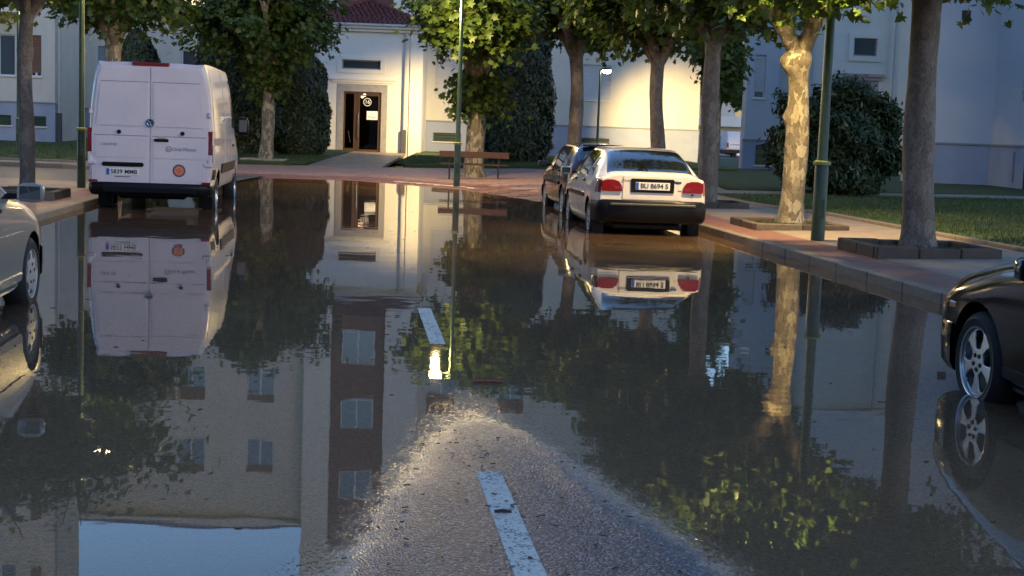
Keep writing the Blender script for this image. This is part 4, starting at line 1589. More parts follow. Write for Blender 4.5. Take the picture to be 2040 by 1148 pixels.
def plate(parent, x, y, z, s, w=.52, h=.11, ts=.098):
    o = rbox("number_plate", PLATE, parent, x - .008, x, y - w / 2, y + w / 2, z - h / 2, z + h / 2, .002)
    rbox("country_band", PLATEBLUE, o, x - .0095, x - .0085, y + w / 2 - .048, y + w / 2 - .004, z - h / 2 + .004, z + h / 2 - .004, .0004)
    text("plate_lettering", s, ts, INK, o, Matrix.Translation((x - .0105, y - .022, z)) @ REAR_TXT, bold=.0015)
    return o


def place(root, cx, cy, wz):
    root.location = (cx, cy, wz)
    root.rotation_euler = (0, 0, HEAD)


# ---- white panel van
van = thing("delivery_van", "tall white panel van seen from behind, standing in the flood against the kerb", "van")
VS = Shell([
    (-2.93, .50, .90, .9, .975, 1.35, .968, 2.49, .83),
    (-2.87, .47, .95, .9, 1.00, 1.35, .995, 2.545, .865),
    (-1.0, .46, .95, .9, 1.01, 1.35, 1.005, 2.57, .87),
    (1.0, .46, .95, .9, 1.01, 1.35, 1.005, 2.56, .87),
    (1.45, .46, .95, .9, 1.01, 1.32, 1.00, 2.50, .85),
    (1.75, .46, .95, .9, 1.01, 1.28, .99, 2.30, .80),
    (2.15, .46, .95, .9, 1.00, 1.22, .97, 1.82, .78),
    (2.50, .46, .93, .85, .99, 1.15, .94, 1.36, .74),
    (2.80, .44, .85, .8, .93, 1.02, .86, 1.16, .68),
    (2.95, .42, .70, .7, .80, .86, .72, .96, .55)])
VB = VS.body("body", [WHITEV, BLACK], van, [(-1.75, .36, .44, .62, 1.2), (1.89, .36, .44, .62, 1.2)])
RX = -2.93
CREASE_SHADE = mat("crease_shade", (.20, .19, .21), .6)  # shade in the door creases and seam, painted as thin grey strips
# rear doors
def rear_door(s):
    pts = [(.007, .57), (.93, .57), (.94, 1.35), (.845, 2.30), (.78, 2.44), (.007, 2.455)]
    pts = [(s * y, z) for y, z in pts]
    if s < 0: pts = list(reversed(pts))
    o = MB().prism(pts, RX - .028, RX + .01, 'X').build("rear_door", WHITEV, van)
    def pan(p, d):
        q = [(s * y, z) for y, z in p]
        MB().prism(q if s > 0 else list(reversed(q)), RX - .028 - d, RX - .02, 'X').build("door_panel", WHITEV, o)
    pan([(.05, 1.50), (.87, 1.50), (.80, 2.19), (.05, 2.20)], .012)
    pan([(.05, .98), (.88, .98), (.885, 1.30), (.05, 1.31)], .010)
    pan([(.05, .62), (.88, .62), (.88, .95), (.05, .95)], .006)
    for (zz, ya, yb) in ((2.215, .03, .80), (1.335, .03, .90)):
        rbox("shade_strip", CREASE_SHADE, o, RX - .0305, RX - .026, s * ya, s * yb, zz, zz + .012, .001)
    for z in (1.72, .95):
        rbox("hinge", WHITEV, o, RX - .05, RX + .05, s * .93, s * (1.0 if z < 1.5 else .985), z - .045, z + .045, .012)
    return o
dl, dr = rear_door(1), rear_door(-1)
TX = RX - .0405
tl = lambda x, y, z: Matrix.Translation((x, y, z)) @ REAR_TXT
text("model_lettering", "CRAFTER", .062, GREYINK, dl, tl(TX, .66, 1.19))
rbox("plate_lamp_bar", BLACK, dl, RX - .07, RX - .03, .10, .77, .835, .905, .02)
plate(dl, RX - .036, .44, .745, "5839 MMB")
for k_ in range(7):
    rbox("small_print", INK, dl, RX - .0375, RX - .0365, .56 - k_ * .036, .56 - k_ * .036 - .026, .657, .673, .0002)
text("dealer_lettering", "Ural Motor", .085, GREYINK, dr, tl(TX, -.36, 1.14), align='LEFT')
MB().lathe([(.036, 0), (.048, 0), (.048, -.002), (.036, -.002), (.036, 0)], 24, 'X', c=(TX, -.30, 1.14)).build("dealer_badge", GREYINK, dr)
text("dealer_badge_lettering", "W", .05, GREYINK, dr, tl(TX, -.30, 1.135))
st = MB().lathe([(.001, 0), (.105, 0), (.105, .002)], 32, 'X', c=(RX - .037, -.47, .79)).build("round_sticker", NAVY, dr)
MB().lathe([(.001, 0), (.082, 0), (.082, .002)], 32, 'X', c=(RX - .039, -.47, .79)).build("sticker_face", ORANGE, st)
MB().lathe([(.050, 0), (.058, 0), (.058, .001)], 32, 'X', c=(RX - .0396, -.47, .79)).build("sticker_ring", mat("pale_orange", (.75, .34, .22), .5), st)
for d_, y_ in ((dl, .50), (dr, -.52)):
    MB().lathe([(.001, -.02), (.03, -.018), (.036, 0)], 16, 'X', c=(RX - .036, y_, 1.40)).build("door_stop", BLACK, d_, smooth=True)
rbox("door_handle", BLACK, dr, RX - .065, RX - .03, -.06, -.30, 1.255, 1.305, .015)
rbox("handle_cup", mat("handle_shadow", (.4, .38, .4), .5), dr, RX - .045, RX - .03, -.12, -.25, 1.31, 1.345, .008)
eb = MB().lathe([(.055, 0), (.068, 0), (.068, -.02), (.055, -.02), (.055, 0)], 28, 'X', c=(RX - .04, .0, 1.56)).build("emblem", CHROME, dr, smooth=True)
for (ya, za, yb_, zb_) in [(.04, .036, .0, .005), (-.04, .036, .0, .005), (.05, .0, .02, -.05), (.02, -.05, 0, -.01), (-.05, 0, -.02, -.05), (-.02, -.05, 0, -.01)]:
    MB().tube([(RX - .05, ya, 1.56 + za), (RX - .05, yb_, 1.56 + zb_)], .007, 6).build("emblem_stroke", CHROME, eb)
MB().lathe([(.001, 0), (.055, 0)], 28, 'X', c=(RX - .042, 0, 1.56)).build("emblem_ground", INK, eb)
bl = rbox("brake_light", REDLENS, van, RX - .03, RX + .06, -.30, .30, 2.485, 2.545, .015)
for s in (1, -1):
    t = MB().prism([(s * .905, .93), (s * 1.0, .93), (s * 1.008, 1.45), (s * .935, 1.45)] if s > 0 else [(s * .935, 1.45), (s * 1.008, 1.45), (s * 1.0, .93), (s * .905, .93)], RX - .02, RX + .16, 'X').build("tail_light", REDLENS, van)
    rbox("reverse_lens", CLEARLENS, t, RX - .028, RX + .05, s * .925, s * 1.004, .99, 1.06, .008)
    rbox("corner_step", WHITEV, van, RX - .05, RX + .14, s * .87, s * 1.005, .86, .925, .012)
    rbox("corner_reflector", REDLENS, van, RX - .058, RX, s * .84, s * .98, .56, .61, .006)
bumper("rear_bumper", BLACK, van, [(RX + .35, 1.01), (RX + .05, 1.0), (RX - .07, .93), (RX - .10, .5)], .36, .575)
rbox("bumper_step", BLACK, van, RX - .125, RX + .1, -.75, .75, .40, .50, .02)
VS.patch("side_cladding", BLACK, van, 2.25, 2.75, (-2.8, -2.22), (-2.8, -2.22), -1)
for s in (1, -1):
    VS.patch("side_moulding", BLACK, van, 2.5, 2.95, (-1.3, 1.4), (-1.3, 1.4), s, .02, 10, 3)
    d = VS.patch("side_door" if s < 0 else "side_panel", WHITEV, van, 2.95, 7.1, (-.55, .72), (-.55, .72), s, .008, 8, 10)
    cd = VS.patch("cab_door", WHITEV, van, 2.2, 5.1, (.80, 1.75), (.80, 1.95), s, .008, 8, 8)
    VS.patch("cab_window", CARGLASS, van, 5.35, 6.75, (.85, 1.95), (.85, 1.62), s, .006)
    VS.patch("door_rail", BLACK, van, 4.75, 4.85, (-2.6, -.6), (-2.6, -.6), s, .006, 8, 1)
    y_ = VS.pt(.9, 4.2).y
    rbox("cab_handle", BLACK, cd, .88, 1.06, s * (y_ + .0), s * (y_ + .04), 1.16, 1.20, .01)
    door_mirror(van, VS, 1.72, 1.55, s, BLACK, (.20, .22, .36))
    rbox("fuel_flap", BLACK, van, 0.0, .0 + .05, s * .99, s * 1.02, .62, .68, .006) if s > 0 else None
VS.patch("windscreen", CARGLASS, van, 6.2, 9, (1.72, 2.48), (1.62, 2.46), both=True)
VS.patch("side_panel_crease", WHITEV, van, 3.0, 7.0, (-2.55, -.68), (-2.55, -.68), -1, .008, 12, 10)
VS.patch("side_panel_crease", WHITEV, van, 3.0, 7.0, (-2.55, -.68), (-2.55, -.68), 1, .008, 12, 10)
for s in (1, -1):
    wheel(van, -1.75, s * .86, .345, s, .345, .22, .21, 'steel', ALLOY)
    wheel(van, 1.89, s * .88, .345, s, .345, .22, .21, 'steel', ALLOY)
rbox("tow_guard", BLACK, van, -2.7, -2.4, -.55, .55, .30, .44, .03)
rbox("mud_flap", BLACK, van, -2.26, -2.24, .72, .95, .14, .52, .004)
rbox("mud_flap", BLACK, van, -2.26, -2.24, -.72, -.95, .14, .52, .004)
VZ = -.125
place(van, -6.37, 26.40, VZ)

# ---- far van, side-on at the end of the gap
fv = copy_tree(van)
fv.name = "delivery_van"
fv.location = (18.5, 112, .10)
fv.rotation_euler = (0, 0, math.radians(8))
fv.scale = (.80, .80, .80)
fv['label'] = "small distant white van parked side-on in the gap between the buildings"


def hatch(st, paint, name, label, arches, wheels, wstyle, wmat, glass=True):
    root = thing(name, label, "car")
    S = Shell(st)
    S.body("body", [paint, BLACK], root, arches)
    for (x, y, r, w, rr) in wheels:
        for s in (1, -1):
            wheel(root, x, s * y, r, s, r, w, rr, wstyle, wmat)
    return root, S


def car_sides(root, S, paint, x_f, x_m, x_r, top_f, top_m, top_r, vroof=6.9, strip=True, handle=True, stripm=None, vs0=2.25):
    """front and rear doors with windows on both sides; x_* at the belt, top_* at the roof rail"""
    for s in (1, -1):
        for (a, b, ta, tb) in ((x_m + .012, x_f, top_m + .012, top_f), (x_r, x_m - .012, top_r, top_m - .012)):
            d = S.patch("door", paint, root, vs0, 4.95, (a, b), (a, b), s, .005, 8, 8)
            S.patch("side_window", CARGLASS, d, 5.18, vroof, (a + .04, b - .05), (ta + .03, tb - .03), s, .006)
            if handle:
                yy = S.pt(a + .12, 4.45).y
                zz = S.pt(a + .12, 4.45).z
                rbox("door_handle", BLACK, d, a + .06, a + .22, s * (yy - .005), s * (yy + .03), zz - .015, zz + .02, .008)
        if strip:
            S.patch("side_strip", stripm or BLACK, root, 3.05, 3.3, (x_r, x_f), (x_r, x_f), s, .018, 10, 2)


# ---- white hatchback
mond, MS = hatch([
    (-2.17, .36, .60, .60, .790, .935, .760, 1.02, .61),
    (-2.12, .34, .66, .60, .830, .95, .795, 1.045, .65),
    (-1.95, .30, .70, .60, .862, .945, .825, 1.068, .672),
    (-1.6, .24, .72, .60, .875, .94, .835, 1.255, .625),
    (-1.2, .20, .74, .60, .877, .935, .84, 1.385, .585),
    (-.8, .18, .75, .60, .878, .93, .845, 1.425, .59),
    (0, .18, .75, .60, .878, .925, .845, 1.43, .60),
    (.45, .18, .75, .60, .876, .92, .84, 1.39, .59),
    (.8, .18, .75, .60, .874, .91, .83, 1.22, .62),
    (1.15, .19, .74, .60, .87, .895, .81, 1.02, .66),
    (1.5, .20, .73, .60, .865, .86, .79, .955, .66),
    (1.9, .22, .70, .55, .83, .80, .75, .875, .62),
    (2.15, .26, .62, .50, .76, .69, .68, .76, .56),
    (2.25, .34, .50, .48, .66, .57, .58, .63, .48)],
    WHITEP, "hatchback_car", "white five-door hatchback seen from behind with black rear bumper, standing in the flood", [(-1.35, .30, .35, .60, 1.1), (1.35, .30, .35, .60, 1.1)],
    [(-1.35, .76, .30, .19, .185), (1.35, .76, .30, .19, .185)], 'hubcap', HUB)
car_sides(mond, MS, WHITEP, 1.05, .05, -.95, .52, .05, -1.05)
MS.patch("rear_window", CARGLASS, mond, 7.05, 9, (-1.93, -1.24), (-1.955, -1.22), both=True, nx=12)
MS.patch("windscreen", CARGLASS, mond, 6.9, 9, (.62, 1.12), (.5, 1.14), both=True)
MS.patch("quarter_window", CARGLASS, mond, 5.2, 6.6, (-1.42, -1.06), (-1.22, -1.1), 1, .006)
MS.patch("quarter_window", CARGLASS, mond, 5.2, 6.6, (-1.42, -1.06), (-1.22, -1.1), -1, .006)
tx = -2.17
for s in (1, -1):
    pts = [(.465, .765), (.775, .765), (.785, .87), (.77, .915), (.70, .94), (.60, .94), (.52, .915), (.475, .85)]
    pts = [(s * y, z) for y, z in pts]
    t = MB().prism(pts if s > 0 else list(reversed(pts)), tx - .03, tx + .04, 'X').build("tail_light", REDLENS, mond)
    rbox("reverse_lens", mat("smoked_lens", (.22, .02, .02), .15, coat=1), t, tx - .034, tx, s * .47, s * .60, .785, .84, .006)
    MS.patch("tail_light_side", REDLENS, mond, 3.55, 4.75, (-2.165, -2.0), (-2.165, -2.06), s, .008)
hg = MB().prism([(-.455, .645), (.455, .645), (.445, .995), (-.445, .995)], tx - .012, tx + .02, 'X').build("hatch_panel", WHITEP, mond)
MB().prism([(-.33, .755), (.33, .755), (.335, .945), (.32, .962), (-.32, .962), (-.335, .945)], tx - .028, tx, 'X').build("plate_frame", BLACK, hg)
plate(hg, tx - .030, 0, .852, "BU 8694 S", .53, .115, .10)
text("model_lettering", "Mondeo", .05, GREYINK, hg, tl(tx - .0135, .39, .93), align='CENTER')
rbox("trim_badge", GREYINK, hg, tx - .0145, tx - .011, -.39, -.45, .782, .80, .001)
MB().lathe([(.001, -.006), (.03, -.005), (.036, 0)], 20, 'X', c=(0, 0, 0)).build("oval_badge", mat("blue_badge", (.06, .09, .2), .3, metal=.3), hg, Matrix.Translation((tx - .0125, -.39, .92)) @ Matrix.Diagonal((1, 1.6, .7, 1)), smooth=True)
MB().lathe([(.001, -.01), (.013, -.008), (.016, 0)], 12, 'X', c=(tx - .012, -.62, .735)).build("hatch_lock", BLACK, mond)
bumper("rear_bumper", BLACK, mond, [(-1.70, .885), (-2.05, .872), (-2.19, .82), (-2.255, .70), (-2.285, .3)], .30, .635)
rbox("bumper_strip", mat("bumper_trim", (.05, .05, .055), .35), mond, -2.305, -2.25, -.66, .66, .55, .59, .012)
bumper("front_bumper", BLACK, mond, [(1.70, .875), (2.05, .85), (2.19, .76), (2.27, .60), (2.30, .3)], .24, .56)
wp = MB().tube([(-1.965, .05, 1.08), (-1.80, .12, 1.185), (-1.72, .36, 1.225)], [.016, .012, .008], 8).build("rear_wiper", BLACK, mond, smooth=True)
for s in (1, -1):
    door_mirror(mond, MS, .78, .985, s, WHITEP, (.12, .20, .14))
    rbox("rear_mud_flap", BLACK, mond, -1.74, -1.73, s * .66, s * .84, .10, .34, .002)
MB().tube([(-2.2, -.45, .28), (-1.9, -.45, .27)], .025, 10).build("exhaust_pipe", IRON, mond, smooth=True)
rbox("floor_pan", BLACK, mond, -1.9, 1.9, -.55, .55, .17, .26, .02)
place(mond, 1.90, 23.86, -.10)
mond.rotation_euler = (0, 0, HEAD - .03)

# ---- dark maroon hatchback in front of it
gol, GS = hatch([
    (-1.97, .34, .58, .60, .755, .93, .73, 1.02, .60),
    (-1.92, .30, .64, .60, .80, .95, .775, 1.06, .63),
    (-1.78, .26, .68, .60, .835, .95, .80, 1.18, .62),
    (-1.5, .22, .70, .60, .846, .94, .81, 1.37, .585),
    (-1.1, .18, .72, .60, .85, .935, .82, 1.42, .585),
    (0, .18, .72, .60, .85, .925, .82, 1.435, .60),
    (.4, .18, .72, .60, .85, .92, .815, 1.40, .59),
    (.75, .18, .72, .60, .848, .91, .805, 1.22, .62),
    (1.1, .19, .71, .60, .845, .90, .79, 1.02, .65),
    (1.5, .20, .70, .60, .835, .85, .765, .94, .64),
    (1.85, .24, .64, .52, .79, .76, .70, .83, .58),
    (2.02, .32, .50, .48, .68, .60, .58, .66, .48)],
    DARKP, "hatchback_car", "dark maroon hatchback half hidden in front of the white hatchback", [(-1.235, .30, .345, .58, 1.1), (1.235, .30, .345, .58, 1.1)],
    [(-1.235, .74, .30, .185, .19), (1.235, .74, .30, .185, .19)], 'hubcap', HUB)
car_sides(gol, GS, DARKP, .98, -.02, -.92, .45, -.02, -.98)
GS.patch("rear_window", CARGLASS, gol, 6.9, 9, (-1.82, -1.47), (-1.84, -1.44), both=True)
GS.patch("windscreen", CARGLASS, gol, 6.9, 9, (.58, 1.08), (.45, 1.1), both=True)
for s in (1, -1):
    GS.patch("quarter_window", CARGLASS, gol, 5.2, 6.5, (-1.45, -1.02), (-1.3, -1.06), s, .006)
    rbox("tail_light", REDLENS, gol, -1.995, -1.90, s * .52, s * .775, .70, .93, .02)
    door_mirror(gol, GS, .74, .985, s, DARKP, (.12, .20, .13))
rbox("roof_spoiler", DARKP, gol, -1.62, -1.45, -.52, .52, 1.375, 1.405, .012)
bumper("rear_bumper", BLACK, gol, [(-1.60, .858), (-1.88, .84), (-2.00, .76), (-2.05, .3)], .26, .62)
bumper("front_bumper", BLACK, gol, [(1.58, .85), (1.85, .82), (2.0, .7), (2.06, .3)], .22, .54)
rbox("number_plate", PLATE, gol, -1.985, -1.965, -.25, .25, .73, .84, .003)
place(gol, 1.58, 28.85, -.10)

# ---- silver saloon at the left edge
sil, SS = hatch([
    (-2.20, .36, .58, .60, .74, .90, .72, .96, .58),
    (-2.1, .32, .64, .60, .80, .95, .78, 1.01, .64),
    (-1.6, .24, .70, .60, .84, .95, .80, 1.05, .64),
    (-1.0, .20, .72, .60, .845, .93, .81, 1.33, .58),
    (-.5, .18, .72, .60, .85, .925, .815, 1.405, .58),
    (0, .18, .72, .60, .85, .92, .815, 1.41, .59),
    (.4, .18, .72, .60, .848, .915, .81, 1.36, .58),
    (.75, .18, .72, .60, .846, .905, .80, 1.18, .61),
    (1.08, .19, .71, .60, .845, .89, .79, 1.00, .65),
    (1.4, .20, .70, .60, .845, .84, .775, .93, .64),
    (1.75, .22, .66, .55, .81, .76, .73, .84, .60),
    (1.98, .26, .56, .50, .72, .66, .64, .72, .52),
    (2.08, .34, .44, .48, .60, .56, .52, .61, .42)],
    SILVERP, "saloon_car", "silver saloon at the edge of the street, its hubcapped front wheel in the water", [(-1.3, .30, .345, .58, 1.1), (1.3, .30, .345, .58, 1.1)],
    [(-1.3, .745, .30, .185, .192), (1.3, .745, .30, .185, .192)], 'hubcap', HUB)
car_sides(sil, SS, SILVERP, .96, -.02, -.92, .42, -.02, -.95, stripm=SILVERP)
SS.patch("windscreen", CARGLASS, sil, 6.9, 9, (.55, 1.05), (.42, 1.06), both=True)
for s in (1, -1):
    door_mirror(sil, SS, .70, .985, s, SILVERP, (.12, .21, .15))
    SS.patch("sill_trim", SILVERP, sil, 1.6, 2.25, (-.88, .92), (-.88, .92), s, .02, 10, 3)
    rbox("headlight", CLEARLENS, sil, 1.85, 2.03, s * .40, s * .66, .56, .70, .03)
    rbox("indicator", AMBER, sil, 1.80, 1.96, s * .66, s * .735, .57, .69, .02)
bumper("front_bumper", SILVERP, sil, [(1.64, .846), (1.80, .82), (1.92, .755), (2.01, .66), (2.09, .46), (2.13, .2)], .22, .53)
bumper("rear_bumper", SILVERP, sil, [(-1.66, .85), (-2.05, .82), (-2.2, .70), (-2.26, .2)], .26, .56)
place(sil, -4.56, 10.02, -.075)

# ---- black saloon at the right edge
blk, BS = hatch([
    (-2.30, .36, .60, .60, .76, .92, .74, .98, .60),
    (-2.2, .32, .66, .60, .83, .97, .80, 1.03, .66),
    (-1.6, .24, .72, .60, .865, .97, .82, 1.08, .66),
    (-1.0, .20, .74, .60, .87, .95, .83, 1.34, .60),
    (-.5, .18, .74, .60, .872, .94, .835, 1.42, .60),
    (0, .18, .74, .60, .872, .935, .835, 1.43, .61),
    (.4, .18, .74, .60, .87, .925, .83, 1.37, .60),
    (.75, .18, .74, .60, .87, .915, .82, 1.19, .63),
    (1.08, .19, .73, .60, .868, .895, .805, 1.01, .67),
    (1.4, .20, .72, .60, .866, .845, .79, .94, .66),
    (1.8, .22, .67, .55, .84, .77, .745, .85, .62),
    (2.05, .26, .56, .50, .75, .67, .66, .73, .54),
    (2.16, .34, .44, .48, .62, .57, .54, .62, .44)],
    BLACKP, "saloon_car", "glossy black saloon at the picture's edge with five-spoke alloy wheel", [(-1.3, .315, .365, .58, 1.1), (1.3, .315, .365, .58, 1.1)],
    [(-1.3, .76, .31, .20, .212), (1.3, .76, .31, .20, .212)], 'alloy', ALLOY)
car_sides(blk, BS, BLACKP, .93, -.02, -.92, .42, -.02, -.95, stripm=BLACKP)
BS.patch("windscreen", CARGLASS, blk, 6.9, 9, (.55, 1.05), (.42, 1.06), both=True)
for s in (1, -1):
    door_mirror(blk, BS, .42, .96, s, BLACKP, (.12, .19, .14))
    BS.patch("sill_trim", BLACK, blk, 1.6, 2.25, (-.88, .92), (-.88, .92), s, .02, 10, 3)
    rbox("headlight", CLEARLENS, blk, 1.93, 2.10, s * .40, s * .66, .57, .71, .03)
    rbox("indicator", AMBER, blk, 1.62, 1.72, s * .84, s * .86, .60, .64, .006)
bumper("front_bumper", BLACKP, blk, [(1.66, .866), (1.84, .846), (1.98, .79), (2.08, .69), (2.16, .48), (2.20, .2)], .20, .53)
bumper("rear_bumper", BLACKP, blk, [(-1.68, .868), (-2.1, .84), (-2.3, .72), (-2.35, .2)], .26, .58)
place(blk, 3.83, 7.36, -.10)

# ------------------------------------------------------------------ trees and shrubs
def leaf_template(lobed=True):
    if lobed:
        a = [(-90, .12), (-62, .40), (-40, .62), (-18, .34), (6, .78), (26, .42), (58, .62), (90, 1.0), (122, .62), (154, .42), (174, .78), (198, .34), (220, .62), (242, .40)]
        pts = [(math.cos(math.radians(t)) * r * .62, math.sin(math.radians(t)) * r * .62) for t, r in a]
    else:
        pts = [(0, -.5), (.16, -.15), (.17, .15), (0, .6), (-.17, .15), (-.16, -.15)]
    V = [(0, 0, .03)] + [(x, y, -.10 * abs(x) - .06 * max(0, y)) for x, y in pts]
    T = [(0, 1 + i, 1 + (i + 1) % len(pts)) for i in range(len(pts))]
    return np.array(V), np.array(T)


def leaf_template_small():
    pts = [(0, -.3), (.45, -.22), (.26, .02), (.5, .22), (.16, .28), (0, .62), (-.16, .28), (-.5, .22), (-.26, .02), (-.45, -.22)]
    V = [(0, 0, .03)] + [(x, y, -.12 * abs(x) - .06 * max(0, y)) for x, y in pts]
    T = [(0, 1 + i, 1 + (i + 1) % len(pts)) for i in range(len(pts))]
    return np.array(V), np.array(T)


def spray_template():
    V = [(0, -.5, 0), (.22, -.05, .03), (.10, .5, -.02), (-.12, .42, .0), (-.2, .0, .03)]
    T = [(0, 1, 2), (0, 2, 3), (0, 3, 4)]
    return np.array(V), np.array(T)


def scatter_leaves(name, P, N, size, tmpl, m, parent, rng, tint=None):
    """P: positions (n,3); N: leaf normals (n,3); size (n,)"""
    V0, T0 = tmpl
    n = len(P)
    N = N / np.linalg.norm(N, axis=1, keepdims=True)
    h = rng.normal(size=(n, 3)); h[:, 2] -= .8          # tips droop
    t = h - N * np.sum(h * N, axis=1, keepdims=True)
    t /= np.linalg.norm(t, axis=1, keepdims=True) + 1e-9
    b = np.cross(t, N)
    V = (P[:, None, :] + size[:, None, None] * (V0[None, :, 0:1] * b[:, None, :] + V0[None, :, 1:2] * t[:, None, :] + V0[None, :, 2:3] * N[:, None, :]))
    T = (T0[None] + (np.arange(n) * len(V0))[:, None, None]).reshape(-1, 3)
    if tint is None: tint = rng.random(n)
    return tri_mesh(name, V.reshape(-1, 3), T, m, np.repeat(tint, len(V0)), parent)


LAMPS = [(-8.12, 28.0, 5.0), (-1.97, 37.3, 4.75), (3.86, 20.0, 4.85), (-15.5, 45.5, 5.0)]


def tree(x, y, z, label, r=.22, hf=2.6, R=3.0, zc=2.7, zt=5.6, seed=1, nleaf=6500, lean=(0, 0), wob=.06, knobs=(), size=.19, limbs=5, offset=(0, 0), shoots=0, shape=None, group="pollarded plane trees", bark=None):
    root = thing("plane_tree", label, "tree", (x, y, z), 0, group)
    rng = np.random.default_rng(seed)
    rr = random.Random(seed)
    nseg, ns = 34, 20
    ph = [rr.uniform(0, 6.28) for _ in range(6)]
    V, Fc = [], []
    def axis(h):
        t = h / hf
        return (lean[0] * t + wob * math.sin(t * 3.1 + ph[0]) * math.sin(t * 2.0), lean[1] * t + wob * math.sin(t * 2.7 + ph[1]) * t)
    for i in range(nseg + 1):
        h = -.12 + (hf + .12) * i / nseg
        ax, ay = axis(max(h, 0))
        t = max(h, 0) / hf
        rad = r * (1.0 - .22 * t + .55 * math.exp(-max(h, 0) / .12) * .55 + .18 * max(0, t - .85) / .15)
        for k in range(ns):
            a = 2 * math.pi * k / ns
            f = 1 + .045 * math.sin(3 * a + ph[2] + h * 1.3) + .03 * math.sin(5 * a + ph[3] - h * 2.1) + .035 * math.sin(2 * a + h * 4 + ph[4])
            f += .10 * math.exp(-max(h, 0) / .15) * math.sin(4 * a + ph[5])
            for (kh, ka, kw, kamp) in knobs:
                da = (a - ka + math.pi) % (2 * math.pi) - math.pi
                f += kamp * math.exp(-((h - kh) / kw) ** 2 - (da / .75) ** 2)
            f += rr.uniform(-.018, .018)
            V.append((ax + rad * f * math.cos(a), ay + rad * f * math.sin(a), h))
    for i in range(nseg):
        for k in range(ns):
            k2 = (k + 1) % ns
            Fc.append((i * ns + k, i * ns + k2, (i + 1) * ns + k2, (i + 1) * ns + k))
    Fc.append(tuple(nseg * ns + k for k in range(ns)))
    mb = MB().add(V, Fc)
    top = Vector((*axis(hf), hf))
    cz = (zc + zt) / 2
    cen = Vector((top.x + offset[0], top.y + offset[1], cz))
    tips = []
    a0 = rr.uniform(0, 6.28)
    for k in range(limbs):
        a = a0 + 2 * math.pi * k / limbs + rr.uniform(-.25, .25)
        L = R * rr.uniform(.55, .8)
        end = Vector((cen.x + math.cos(a) * L, cen.y + math.sin(a) * L, cz + rr.uniform(-.2, .5)))
        mid = top.lerp(end, .5) + Vector((0, 0, -.18 * L * .3 + rr.uniform(0, .2)))
        path = [top + Vector((0, 0, -.35)), top.lerp(mid, .5) + Vector((0, 0, .0)), mid, mid.lerp(end, .55) + Vector((0, 0, .08)), end]
        mb.tube(path, [r * .72, r * .60, r * .46, r * .33, r * .18], 12)
        tips.append(end)
        for q in range(3):
            s0 = mid.lerp(end, rr.uniform(.1, .9))
            b = a + rr.uniform(-1.2, 1.2)
            e2 = s0 + Vector((math.cos(b) * rr.uniform(.5, 1.1), math.sin(b) * rr.uniform(.5, 1.1), rr.uniform(.2, 1.1)))
            mb.tube([s0, s0.lerp(e2, .5) + Vector((0, 0, .08)), e2], [r * .2, r * .14, r * .06], 7)
            tips.append(e2)
    mb.build("trunk", bark or BARK, root, smooth=60)
    # foliage: many shoots filling an oblate, lumpy crown
    ncl = max(30, nleaf // 95)
    C = []
    while len(C) < ncl:
        d = rng.normal(size=3)
        d /= np.linalg.norm(d)
        rad = rng.random() ** .42
        p = np.array([cen.x + d[0] * R * rad, cen.y + d[1] * R * rad, cz + d[2] * (zt - zc) / 2 * rad])
        lump = 1 + .16 * math.sin(d[0] * 5 + ph[0]) + .14 * math.sin(d[1] * 6 + ph[1]) + .1 * math.sin(d[2] * 5 + ph[2])
        if rad > lump * .98:
            continue
        if shape and not shape(p[0] - cen.x, p[1] - cen.y, p[2]):
            continue
        C.append(p)
    C = np.array(C)
    if shoots:
        S_ = np.array([[axis(hf * .9)[0] + rng.normal() * .22, axis(hf * .9)[1] + rng.normal() * .22, hf - .25 - rng.random() * .9] for _ in range(shoots)])
        C = np.vstack([C, S_])
    per = nleaf // len(C) + 1
    P, N = [], []
    for c in C:
        sp = .20 + .16 * rng.random()
        n = int(per * (.6 + .8 * rng.random()))
        q = c + rng.normal(size=(n, 3)) * np.array([sp, sp, sp * .8])
        out = q - np.array([cen.x, cen.y, cz - .4])
        out /= np.linalg.norm(out, axis=1, keepdims=True) + 1e-9
        nn = out * .6 + np.array([0, 0, .75]) + rng.normal(size=(n, 3)) * .45
        P.append(q); N.append(nn)
    P, N = np.vstack(P), np.vstack(N)
    lo = P[:, 2] < zc - .35
    if not shoots:
        P, N = P[~lo], N[~lo]
    W = P + np.array([x, y, z])
    keep = np.ones(len(P), bool)
    for (lx, ly, lz) in LAMPS:
        keep &= np.linalg.norm(W - np.array([lx, ly, lz]), axis=1) > .75
    lx, ly, lz = LAMPS[2]                                  # open corridor from the kerb lamp to the burled trunk
    tt = (W[:, 1] - ly) / 3.2
    keep &= ~((tt > 0) & (tt < 1.05) & (np.abs(W[:, 0] - (lx + .64 * tt)) < .50 + .1 * tt) & (W[:, 2] < lz - 2.05 * tt + .1))
    P, N = P[keep], N[keep]
    o = scatter_leaves("crown", P, N, size * (.65 + .6 * rng.random(len(P))), leaf_template(True) if y < 30 else leaf_template_small(), LEAF, root, rng)
    o['kind'] = 'stuff'
    return root


